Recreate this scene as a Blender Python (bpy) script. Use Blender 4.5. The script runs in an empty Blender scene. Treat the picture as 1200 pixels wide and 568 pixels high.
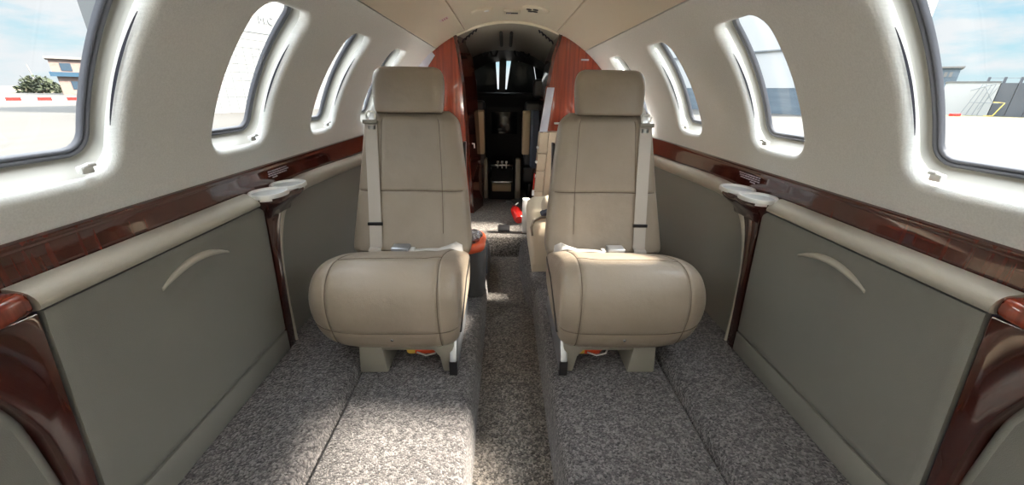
import bpy, bmesh, math, random
from math import sin, cos, pi, radians, sqrt, atan2, hypot
from mathutils import Vector, Matrix, Euler
random.seed(7)
scn = bpy.context.scene
COL = scn.collection

# ------------------------------------------------------------------ mesh accumulator
class G:
    def __init__(s): s.v = []; s.f = []
    def add(s, vs, fs):
        o = len(s.v); s.v += [tuple(map(float, p)) for p in vs]; s.f += [tuple(i + o for i in f) for f in fs]; return s
    def grid(s, rows, cu=False, cv=False, flip=False):
        nu = len(rows); nv = len(rows[0]); vs = [p for r in rows for p in r]; fs = []
        for i in range(nu if cu else nu - 1):
            for j in range(nv if cv else nv - 1):
                a = i * nv + j; b = i * nv + (j + 1) % nv; i2 = (i + 1) % nu
                c = i2 * nv + (j + 1) % nv; d = i2 * nv + j
                fs.append((a, d, c, b) if flip else (a, b, c, d))
        return s.add(vs, fs)
    def loft(s, rings, caps=True):
        s.grid(rings, cv=True)
        if caps:
            n = len(rings[0])
            s.add(rings[0], [tuple(range(n))[::-1]]); s.add(rings[-1], [tuple(range(n))])
        return s
    def box(s, a, b, bev=0.0, seg=2):
        bm = bmesh.new(); bmesh.ops.create_cube(bm, size=1)
        for v in bm.verts:
            v.co = Vector([(a[i] + b[i]) / 2 + v.co[i] * abs(b[i] - a[i]) for i in range(3)])
        if bev > 0: bmesh.ops.bevel(bm, geom=bm.edges[:], offset=bev, segments=seg, affect='EDGES', profile=.5)
        return s.bm(bm)
    def bm(s, bm):
        bm.verts.index_update(); s.add([v.co[:] for v in bm.verts], [[v.index for v in f.verts] for f in bm.faces]); bm.free(); return s
    def prism(s, poly, axis, a, b, bev=0.0, seg=2):
        # poly: 2D list; axis 0: (y,z) extruded in x, 1: (x,z) in y, 2: (x,y) in z
        def P(p, t): return ((t, p[0], p[1]), (p[0], t, p[1]), (p[0], p[1], t))[axis]
        bm = bmesh.new(); A = [bm.verts.new(P(p, a)) for p in poly]; B = [bm.verts.new(P(p, b)) for p in poly]; n = len(poly)
        bm.faces.new(A); bm.faces.new(B[::-1])
        for i in range(n): bm.faces.new((A[i], B[i], B[(i + 1) % n], A[(i + 1) % n]))
        bmesh.ops.recalc_face_normals(bm, faces=bm.faces[:])
        if bev > 0: bmesh.ops.bevel(bm, geom=bm.edges[:], offset=bev, segments=seg, affect='EDGES', profile=.5)
        return s.bm(bm)
    def tube(s, path, r, n=10, closed=False, caps=True):
        P = [Vector(p) for p in path]; m = len(P); rings = []; up = None
        R = r if callable(r) else (lambda t: r)
        for i in range(m):
            t = (P[(i + 1) % m] - P[i - 1]) if closed else (P[min(i + 1, m - 1)] - P[max(i - 1, 0)])
            t.normalize()
            if up is None:
                up = Vector((0, 0, 1)) if abs(t.z) < .9 else Vector((1, 0, 0))
            up = (up - t * up.dot(t)).normalized(); w = t.cross(up); rr = R(i / max(1, m - 1))
            rings.append([P[i] + (up * cos(2 * pi * k / n) + w * sin(2 * pi * k / n)) * rr for k in range(n)])
        s.grid(rings, cu=closed, cv=True)
        if not closed and caps:
            s.add(rings[0], [tuple(range(n))[::-1]]); s.add(rings[-1], [tuple(range(n))])
        return s
    def strap(s, path, side, width, th):
        # flat band: path points, side vector(s)
        P = [Vector(p) for p in path]; rings = []
        for i, p in enumerate(P):
            t = (P[min(i + 1, len(P) - 1)] - P[max(i - 1, 0)]).normalized()
            sd = Vector(side[i] if isinstance(side, list) else side); sd = (sd - t * sd.dot(t)).normalized(); nn = t.cross(sd)
            w, h = width / 2, th / 2
            rings.append([p + sd * w * a + nn * h * b for a, b in ((-1, -.5), (-.96, 1), (.96, 1), (1, -.5), (.96, -1), (-.96, -1))])
        return s.loft(rings)
    def lathe(s, prof, c=(0, 0, 0), n=32, ax=None, sx=1, sy=1):
        rows = [[(c[0] + r * cos(2 * pi * k / n) * sx, c[1] + r * sin(2 * pi * k / n) * sy, c[2] + z) for k in range(n)] for r, z in prof]
        if ax is not None:
            q = Vector((0, 0, 1)).rotation_difference(Vector(ax)); cc = Vector(c)
            rows = [[cc + q @ (Vector(p) - cc) for p in r] for r in rows]
        return s.grid(rows, cv=True)
    def mirror(s):
        s.v = [(-x, y, z) for x, y, z in s.v]; s.f = [f[::-1] for f in s.f]; return s

ORIG = {}
def tag(o, label=None, cat=None, group=None, kind=None):
    if label: o['label'] = label
    if cat: o['category'] = cat
    if group: o['group'] = group
    if kind: o['kind'] = kind
    return o
def build(name, g, mat, parent=None, smooth=35, label=None, origin=None, weld=True):
    org = ORIG[parent.name] if parent else Vector(origin or (0, 0, 0))
    me = bpy.data.meshes.new(name)
    me.from_pydata([tuple(Vector(p) - org) for p in g.v], [], g.f)
    bm = bmesh.new(); bm.from_mesh(me)
    if weld: bmesh.ops.remove_doubles(bm, verts=bm.verts[:], dist=1e-5)
    bmesh.ops.recalc_face_normals(bm, faces=bm.faces[:]); bm.to_mesh(me); bm.free()
    for p in me.polygons: p.use_smooth = True
    me.set_sharp_from_angle(angle=radians(smooth))
    me.materials.append(mat)
    o = bpy.data.objects.new(name, me); COL.objects.link(o)
    if parent: o.parent = parent
    else: o.location = org
    ORIG[o.name] = org
    if label: o['label'] = label
    return o
def empty(name, loc, label, cat, group=None, kind=None):
    o = bpy.data.objects.new(name, None); COL.objects.link(o); o.location = loc; o.empty_display_size = .05
    ORIG[o.name] = Vector(loc); return tag(o, label, cat, group, kind)
def struct(name, g, mat, smooth=35, parent=None):
    o = build(name, g, mat, parent, smooth)
    if not parent: o['kind'] = 'structure'
    return o
def text(name, body, size, mat, M, parent, extrude=.004):
    cu = bpy.data.curves.new(name, 'FONT'); cu.body = body; cu.size = size; cu.align_x = 'CENTER'; cu.align_y = 'CENTER'; cu.extrude = extrude
    tmp = bpy.data.objects.new(name + '_tmp', cu); COL.objects.link(tmp)
    dg = bpy.context.evaluated_depsgraph_get(); me = bpy.data.meshes.new_from_object(tmp.evaluated_get(dg))
    bpy.data.objects.remove(tmp); bpy.data.curves.remove(cu)
    me.name = name; me.transform(M)
    me.transform(Matrix.Translation(-ORIG[parent.name])); me.materials.clear(); me.materials.append(mat)
    o = bpy.data.objects.new(name, me); COL.objects.link(o); o.parent = parent; ORIG[o.name] = ORIG[parent.name]
    return o

# ------------------------------------------------------------------ materials
def mat(name, col, rough=.5, metal=0, coat=0, bump=None, var=None, spec=.5, sheen=0, coord='Object', tr=0):
    m = bpy.data.materials.new(name); m.use_nodes = True; nt = m.node_tree; N = nt.nodes; L = nt.links
    b = N['Principled BSDF']; b.inputs['Base Color'].default_value = (*col, 1); b.inputs['Roughness'].default_value = rough
    b.inputs['Metallic'].default_value = metal; b.inputs['Coat Weight'].default_value = coat; b.inputs['Coat Roughness'].default_value = .04
    b.inputs['Specular IOR Level'].default_value = spec; b.inputs['Sheen Weight'].default_value = sheen
    b.inputs['Transmission Weight'].default_value = tr
    tc = N.new('ShaderNodeTexCoord')
    def mapped(scale):
        mp = N.new('ShaderNodeMapping'); mp.inputs['Scale'].default_value = scale if isinstance(scale, tuple) else (scale,) * 3
        L.new(tc.outputs[coord], mp.inputs['Vector']); return mp.outputs[0]
    if var:    # (scale, colour2, lo, hi, detail)
        n = N.new('ShaderNodeTexNoise'); n.inputs['Scale'].default_value = 1; n.inputs['Detail'].default_value = var[4]
        L.new(mapped(var[0]), n.inputs['Vector'])
        r = N.new('ShaderNodeMapRange'); r.inputs['From Min'].default_value = var[2]; r.inputs['From Max'].default_value = var[3]
        L.new(n.outputs[0], r.inputs['Value'])
        mx = N.new('ShaderNodeMix'); mx.data_type = 'RGBA'; mx.inputs['A'].default_value = (*col, 1); mx.inputs['B'].default_value = (*var[1], 1)
        L.new(r.outputs[0], mx.inputs['Factor']); L.new(mx.outputs['Result'], b.inputs['Base Color'])
    if bump:   # list of (kind, scale, distance)
        prev = None
        for kind, sc, dist in bump:
            if kind == 'voronoi': t = N.new('ShaderNodeTexVoronoi'); t.inputs['Scale'].default_value = 1
            else: t = N.new('ShaderNodeTexNoise'); t.inputs['Scale'].default_value = 1; t.inputs['Detail'].default_value = 3
            L.new(mapped(sc), t.inputs['Vector'])
            bp = N.new('ShaderNodeBump'); bp.inputs['Distance'].default_value = dist; bp.inputs['Strength'].default_value = 1
            L.new(t.outputs[0], bp.inputs['Height'])
            if prev: L.new(prev.outputs[0], bp.inputs['Normal'])
            prev = bp
        L.new(prev.outputs[0], b.inputs['Normal'])
    return m
M = {}
M['fabric'] = mat('wall_fabric', (.755, .765, .75), .9, bump=[('noise', (900, 60, 60), .0006), ('noise', (60, 900, 900), .0006)], var=((30, 300, 300), (.675, .685, .67), .35, .7, 2), sheen=.1)
M['ceil'] = mat('ceiling_vinyl', (.75, .68, .55), .6, bump=[('noise', 700, .0003)])
M['white'] = mat('cream_plastic', (.36, .35, .315), .42)
M['gasket'] = mat('grey_rubber', (.10, .105, .125), .45)
M['slot'] = mat('dark_slot', (.015, .015, .03), .5)
M['vinyl'] = mat('taupe_vinyl', (0.399, 0.370, 0.312), .40, bump=[('voronoi', 700, .00025), ('noise', 1500, .0002)])  # lighter copy of the cabinet vinyl; window light on the ledge painted in
M['door'] = mat('cabinet_vinyl', (.186, .184, .166), .5, bump=[('voronoi', 800, .00025), ('noise', 1500, .0002)])  # darker copy of the taupe vinyl, without the window light painted in
M['leather'] = mat('taupe_leather', (.300, .253, .202), .33, bump=[('voronoi', 520, .0003), ('noise', 14, .004)], var=(8, (.275, .230, .182), .4, .7, 3))
M['seam'] = mat('seam_thread', (.13, .10, .075), .8)
M['shell'] = mat('seat_plastic', (0.230, 0.217, 0.184), .45)
M['steel'] = mat('brushed_rail', (.42, .45, .50), .28, .85)
M['black'] = mat('black_plastic', (.012, .012, .014), .4)
M['dark'] = mat('cockpit_dark', (.006, .006, .007), .7)
M['darkgrey'] = mat('cockpit_liner', (.045, .043, .041), .6)
M['chrome'] = mat('chrome', (.75, .77, .8), .15, 1)
M['satin'] = mat('satin_metal', (.80, .81, .80), .3, .35)
M['cupgrey'] = mat('cup_well_grey', (.50, .52, .53), .4)
M['belt'] = mat('belt_webbing', (0.468, 0.433, 0.391), .6, bump=[('noise', (40, 900, 900), .0004)])
M['lapbelt'] = mat('lap_webbing', (0.527, 0.518, 0.510), .6, bump=[('noise', (900, 60, 900), .0004)])
def wood(name, scale, rough=.12, lo=(.055, .010, .007), hi=(.22, .040, .018)):
    m = mat(name, lo, rough, 0, 1, var=(scale, hi, .30, .72, 3)); return m
M['woodv'] = wood('mahogany_upright', (70, 70, 2.4), lo=(.135, .020, .011), hi=(.33, .055, .024))  # lighter than the other mahogany; sunlight on the left partition painted in
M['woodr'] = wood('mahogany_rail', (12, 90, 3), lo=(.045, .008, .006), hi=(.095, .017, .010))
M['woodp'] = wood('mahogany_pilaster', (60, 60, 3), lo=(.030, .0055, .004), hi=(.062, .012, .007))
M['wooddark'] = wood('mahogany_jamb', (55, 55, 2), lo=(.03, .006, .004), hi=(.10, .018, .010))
M['beige'] = mat('beige_laminate', (.62, .50, .37), .35, var=((6, 6, 1), (.55, .43, .31), .4, .65, 3))
M['cream_leather'] = mat('cream_leather', (.66, .58, .45), .42, bump=[('noise', 16, .003)])
M['bag'] = mat('charcoal_canvas', (.075, .075, .078), .85, bump=[('noise', 300, .001)])
M['orange'] = mat('orange_leather', (.62, .10, .035), .4, bump=[('noise', 30, .002)])
M['foil'] = mat('crumpled_foil', (.55, .55, .62), .25, .8, bump=[('noise', 60, .01)])
M['red'] = mat('red_enamel', (.55, .018, .015), .25, coat=.5)
M['pouch'] = mat('orange_pouch', (.75, .09, .03), .35, bump=[('noise', 60, .004)])
M['yellow'] = mat('yellow_label', (.65, .42, .06), .5)
M['mirror'] = mat('reflection_paint', (.66, .68, .80), .18, 0, .5)  # lavender colour stands in for daylight reflected in the panels
M['placard'] = mat('placard_print', (.42, .42, .50), .5)
M['pink'] = mat('placard_pink', (.70, .58, .55), .5)
M['redprint'] = mat('placard_red', (.42, .03, .10), .5)
M['screen'] = mat('dark_screen', (.012, .014, .018), .1)
M['navy'] = mat('navy_cloth', (.05, .06, .09), .8)
M['tan'] = mat('tan_panel', (.42, .32, .21), .5)
M['shade'] = mat('sunshade_foil', (.045, .060, .062), .25, .0, bump=[('noise', 9, .01)])
M['bright'] = mat('white_enamel', (.8, .8, .8), .3)
M['darkhole'] = mat('vent_dark', (.02, .012, .008), .5)
# outdoors
M['apron'] = mat('concrete_apron', (0.055, 0.054, 0.052), .9, var=((.9, .06, .5), (0.063, 0.062, 0.060), .35, .65, 6))
M['grass'] = mat('dry_grass', (0.108, 0.095, 0.054), .95, var=(.6, (0.081, 0.086, 0.043), .35, .65, 5))
M['brick'] = mat('pink_brick', (0.174, 0.118, 0.106), .9, var=((2, 2, 8), (0.196, 0.154, 0.140), .35, .65, 2))
M['pale'] = mat('pale_render', (0.176, 0.171, 0.167), .85)
M['glassdark'] = mat('building_glass', (.030, .050, .075), .7, spec=.1)
M['blue'] = mat('blue_sign', (.030, .065, .105), .7, spec=.1)
M['hangar'] = mat('hangar_white', (0.149, 0.155, 0.159), .7)
M['hgrid'] = mat('hangar_seam', (0.150, 0.170, 0.188), .7)
M['bluegrey'] = mat('blue_cladding', (0.105, 0.140, 0.175), .7, var=((.3, .3, 2), (0.084, 0.115, 0.147), .4, .6, 2))
M['greyblock'] = mat('grey_cladding', (0.081, 0.091, 0.108), .8, var=((.5, .5, .2), (0.105, 0.115, 0.133), .4, .65, 3))
M['yellowpipe'] = mat('yellow_pipe', (.62, .45, .10), .5)
M['scaff'] = mat('scaffold_steel', (.25, .28, .30), .5, .3)
M['leaf'] = mat('bush_leaf', (0.025, 0.037, 0.020), .9, var=(1.5, (0.045, 0.055, 0.030), .35, .65, 4))
M['bark'] = mat('palm_bark', (.22, .17, .12), .9)
M['soil'] = mat('sandy_soil', (0.186, 0.150, 0.099), .95, var=(.4, (0.150, 0.126, 0.081), .4, .6, 4))

def carpet_mat(name, a, b, c):
    m = bpy.data.materials.new(name); m.use_nodes = True; nt = m.node_tree; N = nt.nodes; L = nt.links
    P = N['Principled BSDF']; P.inputs['Roughness'].default_value = .95; P.inputs['Sheen Weight'].default_value = .25; P.inputs['Specular IOR Level'].default_value = .1
    tc = N.new('ShaderNodeTexCoord')
    dn = N.new('ShaderNodeTexNoise'); dn.inputs['Scale'].default_value = 90
    L.new(tc.outputs['Object'], dn.inputs['Vector'])
    ad = N.new('ShaderNodeVectorMath'); ad.operation = 'MULTIPLY_ADD'; ad.inputs[1].default_value = (.006,) * 3
    L.new(dn.outputs['Color'], ad.inputs[0]); L.new(tc.outputs['Object'], ad.inputs[2])
    vo = N.new('ShaderNodeTexVoronoi'); vo.inputs['Scale'].default_value = 205; L.new(ad.outputs[0], vo.inputs['Vector'])
    wn = N.new('ShaderNodeSeparateColor'); L.new(vo.outputs['Color'], wn.inputs[0])
    n2 = N.new('ShaderNodeTexNoise'); n2.inputs['Scale'].default_value = 55; n2.inputs['Detail'].default_value = 2; L.new(tc.outputs['Object'], n2.inputs['Vector'])
    mi = N.new('ShaderNodeMath'); mi.operation = 'MULTIPLY_ADD'; mi.inputs[1].default_value = .55; L.new(wn.outputs[0], mi.inputs[0])
    m2 = N.new('ShaderNodeMath'); m2.operation = 'MULTIPLY'; m2.inputs[1].default_value = .5; L.new(n2.outputs[0], m2.inputs[0]); L.new(m2.outputs[0], mi.inputs[2])
    cr = N.new('ShaderNodeValToRGB'); e = cr.color_ramp.elements
    e[0].position = .18; e[0].color = (*a, 1); e[1].position = .82; e[1].color = (*c, 1); k = cr.color_ramp.elements.new(.5); k.color = (*b, 1)
    L.new(mi.outputs[0], cr.inputs[0]); L.new(cr.outputs[0], P.inputs['Base Color'])
    bp = N.new('ShaderNodeBump'); bp.inputs['Distance'].default_value = .004; bp.invert = True; L.new(vo.outputs['Distance'], bp.inputs['Height'])
    L.new(bp.outputs[0], P.inputs['Normal']); return m
M['carpet'] = carpet_mat('loop_carpet', (.029, .028, .031), (.086, .081, .085), (.205, .194, .197))
M['carpet_aisle'] = carpet_mat('aisle_carpet', (.028, .025, .024), (.10, .09, .083), (.27, .245, .225))
def pane_mat():
    m = bpy.data.materials.new('window_pane'); m.use_nodes = True; nt = m.node_tree; N = nt.nodes; L = nt.links
    for n in list(N): N.remove(n)
    o = N.new('ShaderNodeOutputMaterial'); t = N.new('ShaderNodeBsdfTransparent'); t.inputs[0].default_value = (.95, .97, .98, 1)
    g = N.new('ShaderNodeBsdfGlossy'); g.inputs['Roughness'].default_value = .02; lw = N.new('ShaderNodeLayerWeight'); lw.inputs['Blend'].default_value = .5
    pw = N.new('ShaderNodeMath'); pw.operation = 'POWER'; pw.inputs[1].default_value = 5; L.new(lw.outputs['Facing'], pw.inputs[0])
    fr = N.new('ShaderNodeMath'); fr.operation = 'MULTIPLY_ADD'; fr.inputs[1].default_value = .6; fr.inputs[2].default_value = .025; L.new(pw.outputs[0], fr.inputs[0])
    mx = N.new('ShaderNodeMixShader'); L.new(fr.outputs[0], mx.inputs[0]); L.new(t.outputs[0], mx.inputs[1]); L.new(g.outputs[0], mx.inputs[2]); L.new(mx.outputs[0], o.inputs[0])
    return m
M['pane'] = pane_mat()

# ------------------------------------------------------------------ cabin shell
R, ZC = .80, .45
Y0, Y1 = -1.35, 2.76
def cyl(y, th, side, r=R): return (side * r * cos(th), y, ZC + r * sin(th))
TH0, TH1 = .203, .9265
THB, THT = .302, .795           # window opening
WIN = {-1: [(-.63, -.40), (-.06, .17), (.475, .736), (.985, 1.212), (1.50, 1.715), (2.03, 2.28)],
        1: [(-.63, -.40), (-.06, .17), (.490, .748), (1.030, 1.255), (1.595, 1.815), (2.20, 2.43)]}
MY, MT = 26, 26
def rr_ray(dx, dy, hx, hy, rc):
    # distance from the centre to a rounded rectangle along (dx,dy)
    lo, hi = 0., 4.
    l = hypot(dx, dy); dx /= l; dy /= l
    for _ in range(40):
        t = (lo + hi) / 2; x = abs(dx * t) - (hx - rc); y = abs(dy * t) - (hy - rc)
        d = hypot(max(x, 0), max(y, 0)) + min(max(x, y), 0) - rc
        if d < 0: lo = t
        else: hi = t
    return dx * lo, dy * lo
def window_loops(side, ya, yb, wy0, wy1):
    yc, tc = (wy0 + wy1) / 2, (THB + THT) / 2; hy, ht = (wy1 - wy0) / 2, (THT - THB) / 2 * R
    out = []
    for i in range(MY): out.append((ya + (yb - ya) * i / MY, TH0))
    for i in range(MT): out.append((yb, TH0 + (TH1 - TH0) * i / MT))
    for i in range(MY): out.append((yb - (yb - ya) * i / MY, TH1))
    for i in range(MT): out.append((ya, TH1 - (TH1 - TH0) * i / MT))
    # blend rays so the loop points spread evenly round the rounded corners
    dirs = [((y - yc), (t - tc) * R) for y, t in out]
    def loop(gy, gt, d):
        res = []
        for dx, dy in dirs:
            x, y = rr_ray(dx, dy, hy + gy, ht + gt, max(.004, .052 + min(gy, gt)))
            res.append(cyl(yc + x, tc + y / R, side, R + d))
        return res
    outer = [cyl(y, t, side) for y, t in out]
    return out, outer, loop, (yc, tc, hy, ht)
wn_count = 0
def side_wall(side):
    global wn_count
    wall = G(); wins = WIN[side]
    cuts = [Y0] + [(wins[i][1] + wins[i + 1][0]) / 2 for i in range(len(wins) - 1)] + [Y1]
    for i, (w0, w1) in enumerate(wins):
        out, outer, loop, (yc, tc, hy, ht) = window_loops(side, cuts[i], cuts[i + 1], w0, w1)
        LIP = .016
        h0 = loop(LIP, LIP, 0)
        rows = [outer]
        # stretch between cell edge and lip, staying on the cylinder
        for k in range(1, 6):
            t = k / 6; row = []
            for (y, th), (dx, dy) in zip(out, [((y - yc), (t2 - tc) * R) for y, t2 in out]):
                x2, y2 = rr_ray(dx, dy, hy + LIP, ht + LIP, .052 + LIP)
                row.append(cyl(y + (yc + x2 - y) * t, th + (tc + y2 / R - th) * t, side))
            rows.append(row)
        rows.append(h0)
        for a in (20, 42, 65, 90): rows.append(loop(LIP * (1 - sin(radians(a))), LIP * (1 - sin(radians(a))), LIP * (1 - cos(radians(a)))))
        rows.append(loop(0.0, 0.0, .028))
        wall.grid(rows, cv=True)
        wn_count += 1
        # reveal, gasket, pane
        fl = -.014 if i == 2 else 0      # the foremost pair sits squarer in its surround
        g = G(); g.grid([loop(.0005, .0005, .014), loop(.001, -.0005, .018), loop(.014 + fl * .4, -.002, .034), loop(.033 + fl * .8, -.004, .054), loop(.039 + fl, -.006, .066), loop(.037 + fl, -.008, .071), loop(.033 + fl, -.012, .073)], cv=True)
        wobj = build('window_%d' % wn_count, g, M['white'], smooth=50); wobj['kind'] = 'structure'
        g = G()
        for o1, o2, dd in ((.034, .0265, .0725), (.0270, .0205, .0755)):
            q0 = -.045
            g.grid([loop(fl + o1 + (o2 - o1) * (1 - cos(radians(q))) / 2, q0 + o1 + (o2 - o1) * (1 - cos(radians(q))) / 2, dd - .005 * sin(radians(q))) for q in range(0, 181, 30)], cv=True)
        g.grid([loop(.0265 + fl, -.0185, .0725), loop(.027 + fl, -.018, .0755)], cv=True); g.grid([loop(.0205 + fl, -.0245, .0755), loop(.0205 + fl, -.0245, .081)], cv=True)
        build('gasket', g, M['gasket'], wobj, 60)
        g = G(); rows = []
        for k in range(7):
            s2 = max(1 - k / 6, .001); row = []
            for (dx, dy) in [((y - yc), (t2 - tc) * R) for y, t2 in out]:
                x2, y2 = rr_ray(dx, dy, hy + .021 + fl, ht - .024, .030)
                row.append(cyl(yc + x2 * s2, tc + y2 * s2 / R, side, R + .079))
            rows.append(row)
        g.grid(rows, cv=True); build('pane', g, M['pane'], wobj, 60)
        # dark gap between padded lip and plastic liner on the far (forward) jamb
        if i in (2, 3, 4):
            g = G(); A = []; B = []
            for k in range(17):
                u = k / 16; th = tc + ht / R * (-.55 + 1.05 * u); w = .0042 * sin(pi * u) ** .7
                yy = w1 - .0026
                A.append(cyl(yy, th, side, R + .0155)); B.append(cyl(yy - .001, th, side, R + .0155 + w + .0005))
            g.grid([A, B]); build('shade_slot', g, M['slot'], wobj)
        # blind latch on the sill
        if i in (2, 3, 4):
            yb_ = w1 - .052; th = THB + .012 / R
            p = Vector(cyl(yb_, th, side, R + .010))
            g = G(); g.box(p + Vector((-.006, -.011, -.003)), p + Vector((.006, .011, .011)), .003); g.tube([p + Vector((0, -.006, .008)), p + Vector((-side * .012, -.004, .013)), p + Vector((-side * .014, .006, .013))], .0035, 8)
            build('latch', g, M['satin'], wobj)
    # wall edge returns behind the ceiling seam and the rail
    ys = [Y0 + (Y1 - Y0) * k / 40 for k in range(41)]
    wall.grid([[cyl(y, TH1, side) for y in ys], [cyl(y, TH1 + .0005, side, R + .022) for y in ys]])
    wall.grid([[cyl(y, TH0, side) for y in ys], [(side * .80, y, .56) for y in ys], [(side * .80, y, .03) for y in ys]])
    struct('wall_left' if side < 0 else 'wall_right', wall, M['fabric'], 40)
side_wall(-1); side_wall(1)

# ceiling: two side slopes and a slightly raised centre panel
g = G(); ys = [Y0 + (Y1 - Y0) * k / 30 for k in range(31)]
THC = math.acos(.292 / R)
for side in (-1, 1):
    prof = [(.9262, .82), (.9300, .82), (.9305, .803), (.9345, .7995)] + [(.9345 + (THC - .9345) * k / 8, .7995) for k in range(1, 9)] + [(THC + .002, .803), (THC + .0025, .82)]
    g.grid([[cyl(y, t, side, r) for y in ys] for t, r in prof])
struct('ceiling', g, M['ceil'])
g = G(); prof = [(THC + .001, .822), (THC + .0045, .812), (THC + .007, .800), (THC + .011, .7965), (THC + .03, .7985), (THC + .06, .803)]
n = 12
full = [(t, r, 1) for t, r in prof] + [(THC + .06 + (pi / 2 - THC - .06) * k / n, .803 + .004 * sin(pi / 2 * k / n), 1) for k in range(1, n + 1)]
rows = [[cyl(y, t, 1, r) for y in ys] for t, r, _ in full] + [[cyl(y, t, -1, r) for y in ys] for t, r, _ in full[::-1][1:]]
g.grid(rows); struct('ceiling_panel', g, M['ceil'])

# floor: raised platforms either side with a grooved outer strip, sunken aisle
def platform(side):
    e = .122 if side > 0 else .138
    prof = [(e - .022, -.125), (e - .016, -.06), (e - .008, -.016), (e + .004, -.004), (e + .02, 0)]
    prof += [(.44, 0), (.482, -.001), (.490, -.010), (.494, -.014), (.498, -.008), (.502, .010), (.512, .021), (.530, .027), (.60, .032), (.80, .045)]
    yy = [Y0 + (2.20 - Y0) * k / 60 for k in range(61)]
    g = G(); g.grid([[(side * x, y, z) for y in yy] for x, z in prof])
    return g
struct('floor_left', platform(-1), M['carpet']); struct('floor_right', platform(1), M['carpet'])
g = G(); g.grid([[(-.14, y, -.12) for y in (Y0, 0, 1, 2.3)], [(.13, y, -.12) for y in (Y0, 0, 1, 2.3)]])
struct('floor', g, M['carpet_aisle'])
# forward floor rises in a soft carpeted step
pr = [(2.205, -.125), (2.21, -.08), (2.222, -.03), (2.245, -.006), (2.29, .0), (3.6, .0)]
g = G(); g.grid([[(x, y, z) for x in (-.8, -.3, 0, .3, .8)] for y, z in pr]); struct('floor_forward', g, M['carpet_aisle'])
# aft bulkhead behind the camera
g = G(); g.grid([[cyl(Y0, t, 1) for t in [-.6 + (pi + 1.2) * k / 40 for k in range(41)]], [(0, Y0, .2)] * 41]); struct('wall_back', g, M['ceil'])

# ------------------------------------------------------------------ mahogany rails
def rail(side):
    prof = [(.802, .605), (.790, .6225), (.781, .6225), (.7765, .619), (.776, .612), (.7785, .6085), (.7795, .604), (.780, .585), (.779, .562), (.778, .45), (.802, .45)]
    ysr = [Y0, 0, .5, 1.0, 1.5, 2.0, 2.735]
    g = G(); g.grid([[(side * x, y, z) for y in ysr] for x, z in prof])
    o = build('wood_rail', g, M['woodr'], smooth=40)
    tag(o, 'long glossy mahogany rail along the %s wall below the windows' % ('left' if side < 0 else 'right'), 'rail')
    # placard: rows of tiny print on the rail face
    g = G()
    y0 = 1.215 if side < 0 else 1.20
    for r in range(4):
        w = .105 if r < 3 else .05
        yy = y0 + (.02 if r == 3 else 0)
        while yy < y0 + w:
            l = random.uniform(.006, .016); zz = .597 - r * .0068
            g.box((side * .7785, yy, zz - .0018), (side * .7815, yy + l, zz + .0018)); yy += l + .0035
    build('placard', g, M['placard'], o, label='rows of small pale printed lettering')
    return o
rail(-1); rail(1)

# ------------------------------------------------------------------ side cabinets, pilasters, forward side panels
def word(side): return 'left' if side < 0 else 'right'
def cabinet(side):
    X = lambda x: side * x
    t = empty('table_cabinet', (X(.75), .80, .04), '%s side taupe cabinet with a flat door and curved pull below the windows' % word(side), 'cabinet')
    ya, yb = .518, 1.088
    # door
    def fy(z): return (.487 + (.518 - .487) * (z - .2) / .32, 1.066 + (1.096 - 1.066) * (z - .09) / .42)
    z0, z1 = .119, .522
    g = G(); rows = []; nz, ny = 40, 60
    for i in range(nz + 1):
        row = []
        for j in range(ny + 1):
            u, v = j / ny, i / nz; z = z0 + (z1 - z0) * v; ya_, yb_ = fy(z)[0] + .003, fy(z)[1] - .003; y = ya_ + (yb_ - ya_) * u
            ed = min(u, 1 - u) * .5; ed = min(ed, min(v, 1 - v) * .4); rnd_ = .004 * max(0, 1 - ed / .006) ** 2
            dz = z - (.462 - 2.4 * (y - .812) ** 2); sc_ = .010 * math.exp(-((y - .812) / .062) ** 2) * math.exp(-((dz + .028) / .024) ** 2)
            row.append((X(.737 + rnd_ + sc_), y, z))
        rows.append(row)
    g.grid(rows)
    for e in ([r[0] for r in rows], [r[-1] for r in rows], rows[0], rows[-1]): g.grid([e, [(X(.757), p[1], p[2]) for p in e]])
    door = build('door', g, M['door'], t, 30)
    # bow-shaped pull with a shallow scoop beneath
    g = G(); pts = []; n = 20; yc = .81 if side < 0 else .813
    for k in range(n + 1):
        u = -1 + 2 * k / n; pts.append((X(.7335), yc + .10 * u, .456 + .026 * (1 - u * u)))
    rings = []
    for k, p in enumerate(pts):
        u = -1 + 2 * k / n; h = .009 * max(.15, (1 - u * u)) ** .5; d = .012 * max(.15, (1 - u * u)) ** .5
        rings.append([(p[0] - side * (d * cos(a) - .004), p[1], p[2] + h * sin(a)) for a in [2 * pi * q / 10 for q in range(10)]])
    g.loft(rings); build('handle', g, M['vinyl'], door, 60, label='raised bow-shaped pull')
    g = G(); poly = [(.470, .042), (1.063, .046), (fy(z0)[1] - .003, z0 - .004), (fy(z0)[0] + .003, z0 - .004)]
    g.prism(poly, 0, X(.737), X(.757), .003); build('base_panel', g, M['door'], t, 30)
    g = G(); g.box((X(.752), .46, .05), (X(.775), 1.10, .55)); build('carcass', g, M['slot'], t)
    # padded ledge
    prof = [(.757, .5265), (.742, .5265), (.7335, .5285), (.7295, .534), (.7295, .541), (.733, .549), (.740, .5555), (.750, .5595), (.765, .562), (.7755, .5635), (.7755, .53)]
    g = G(); rings = [[(X(x), y, z) for x, z in prof] for y in (.512, .6, .7, .8, .9, 1.0, 1.07, 1.076)]
    g.loft(rings); build('ledge', g, M['vinyl'], t, 40, label='padded armrest ledge on top')
    return t
cabinet(-1); cabinet(1)

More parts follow.
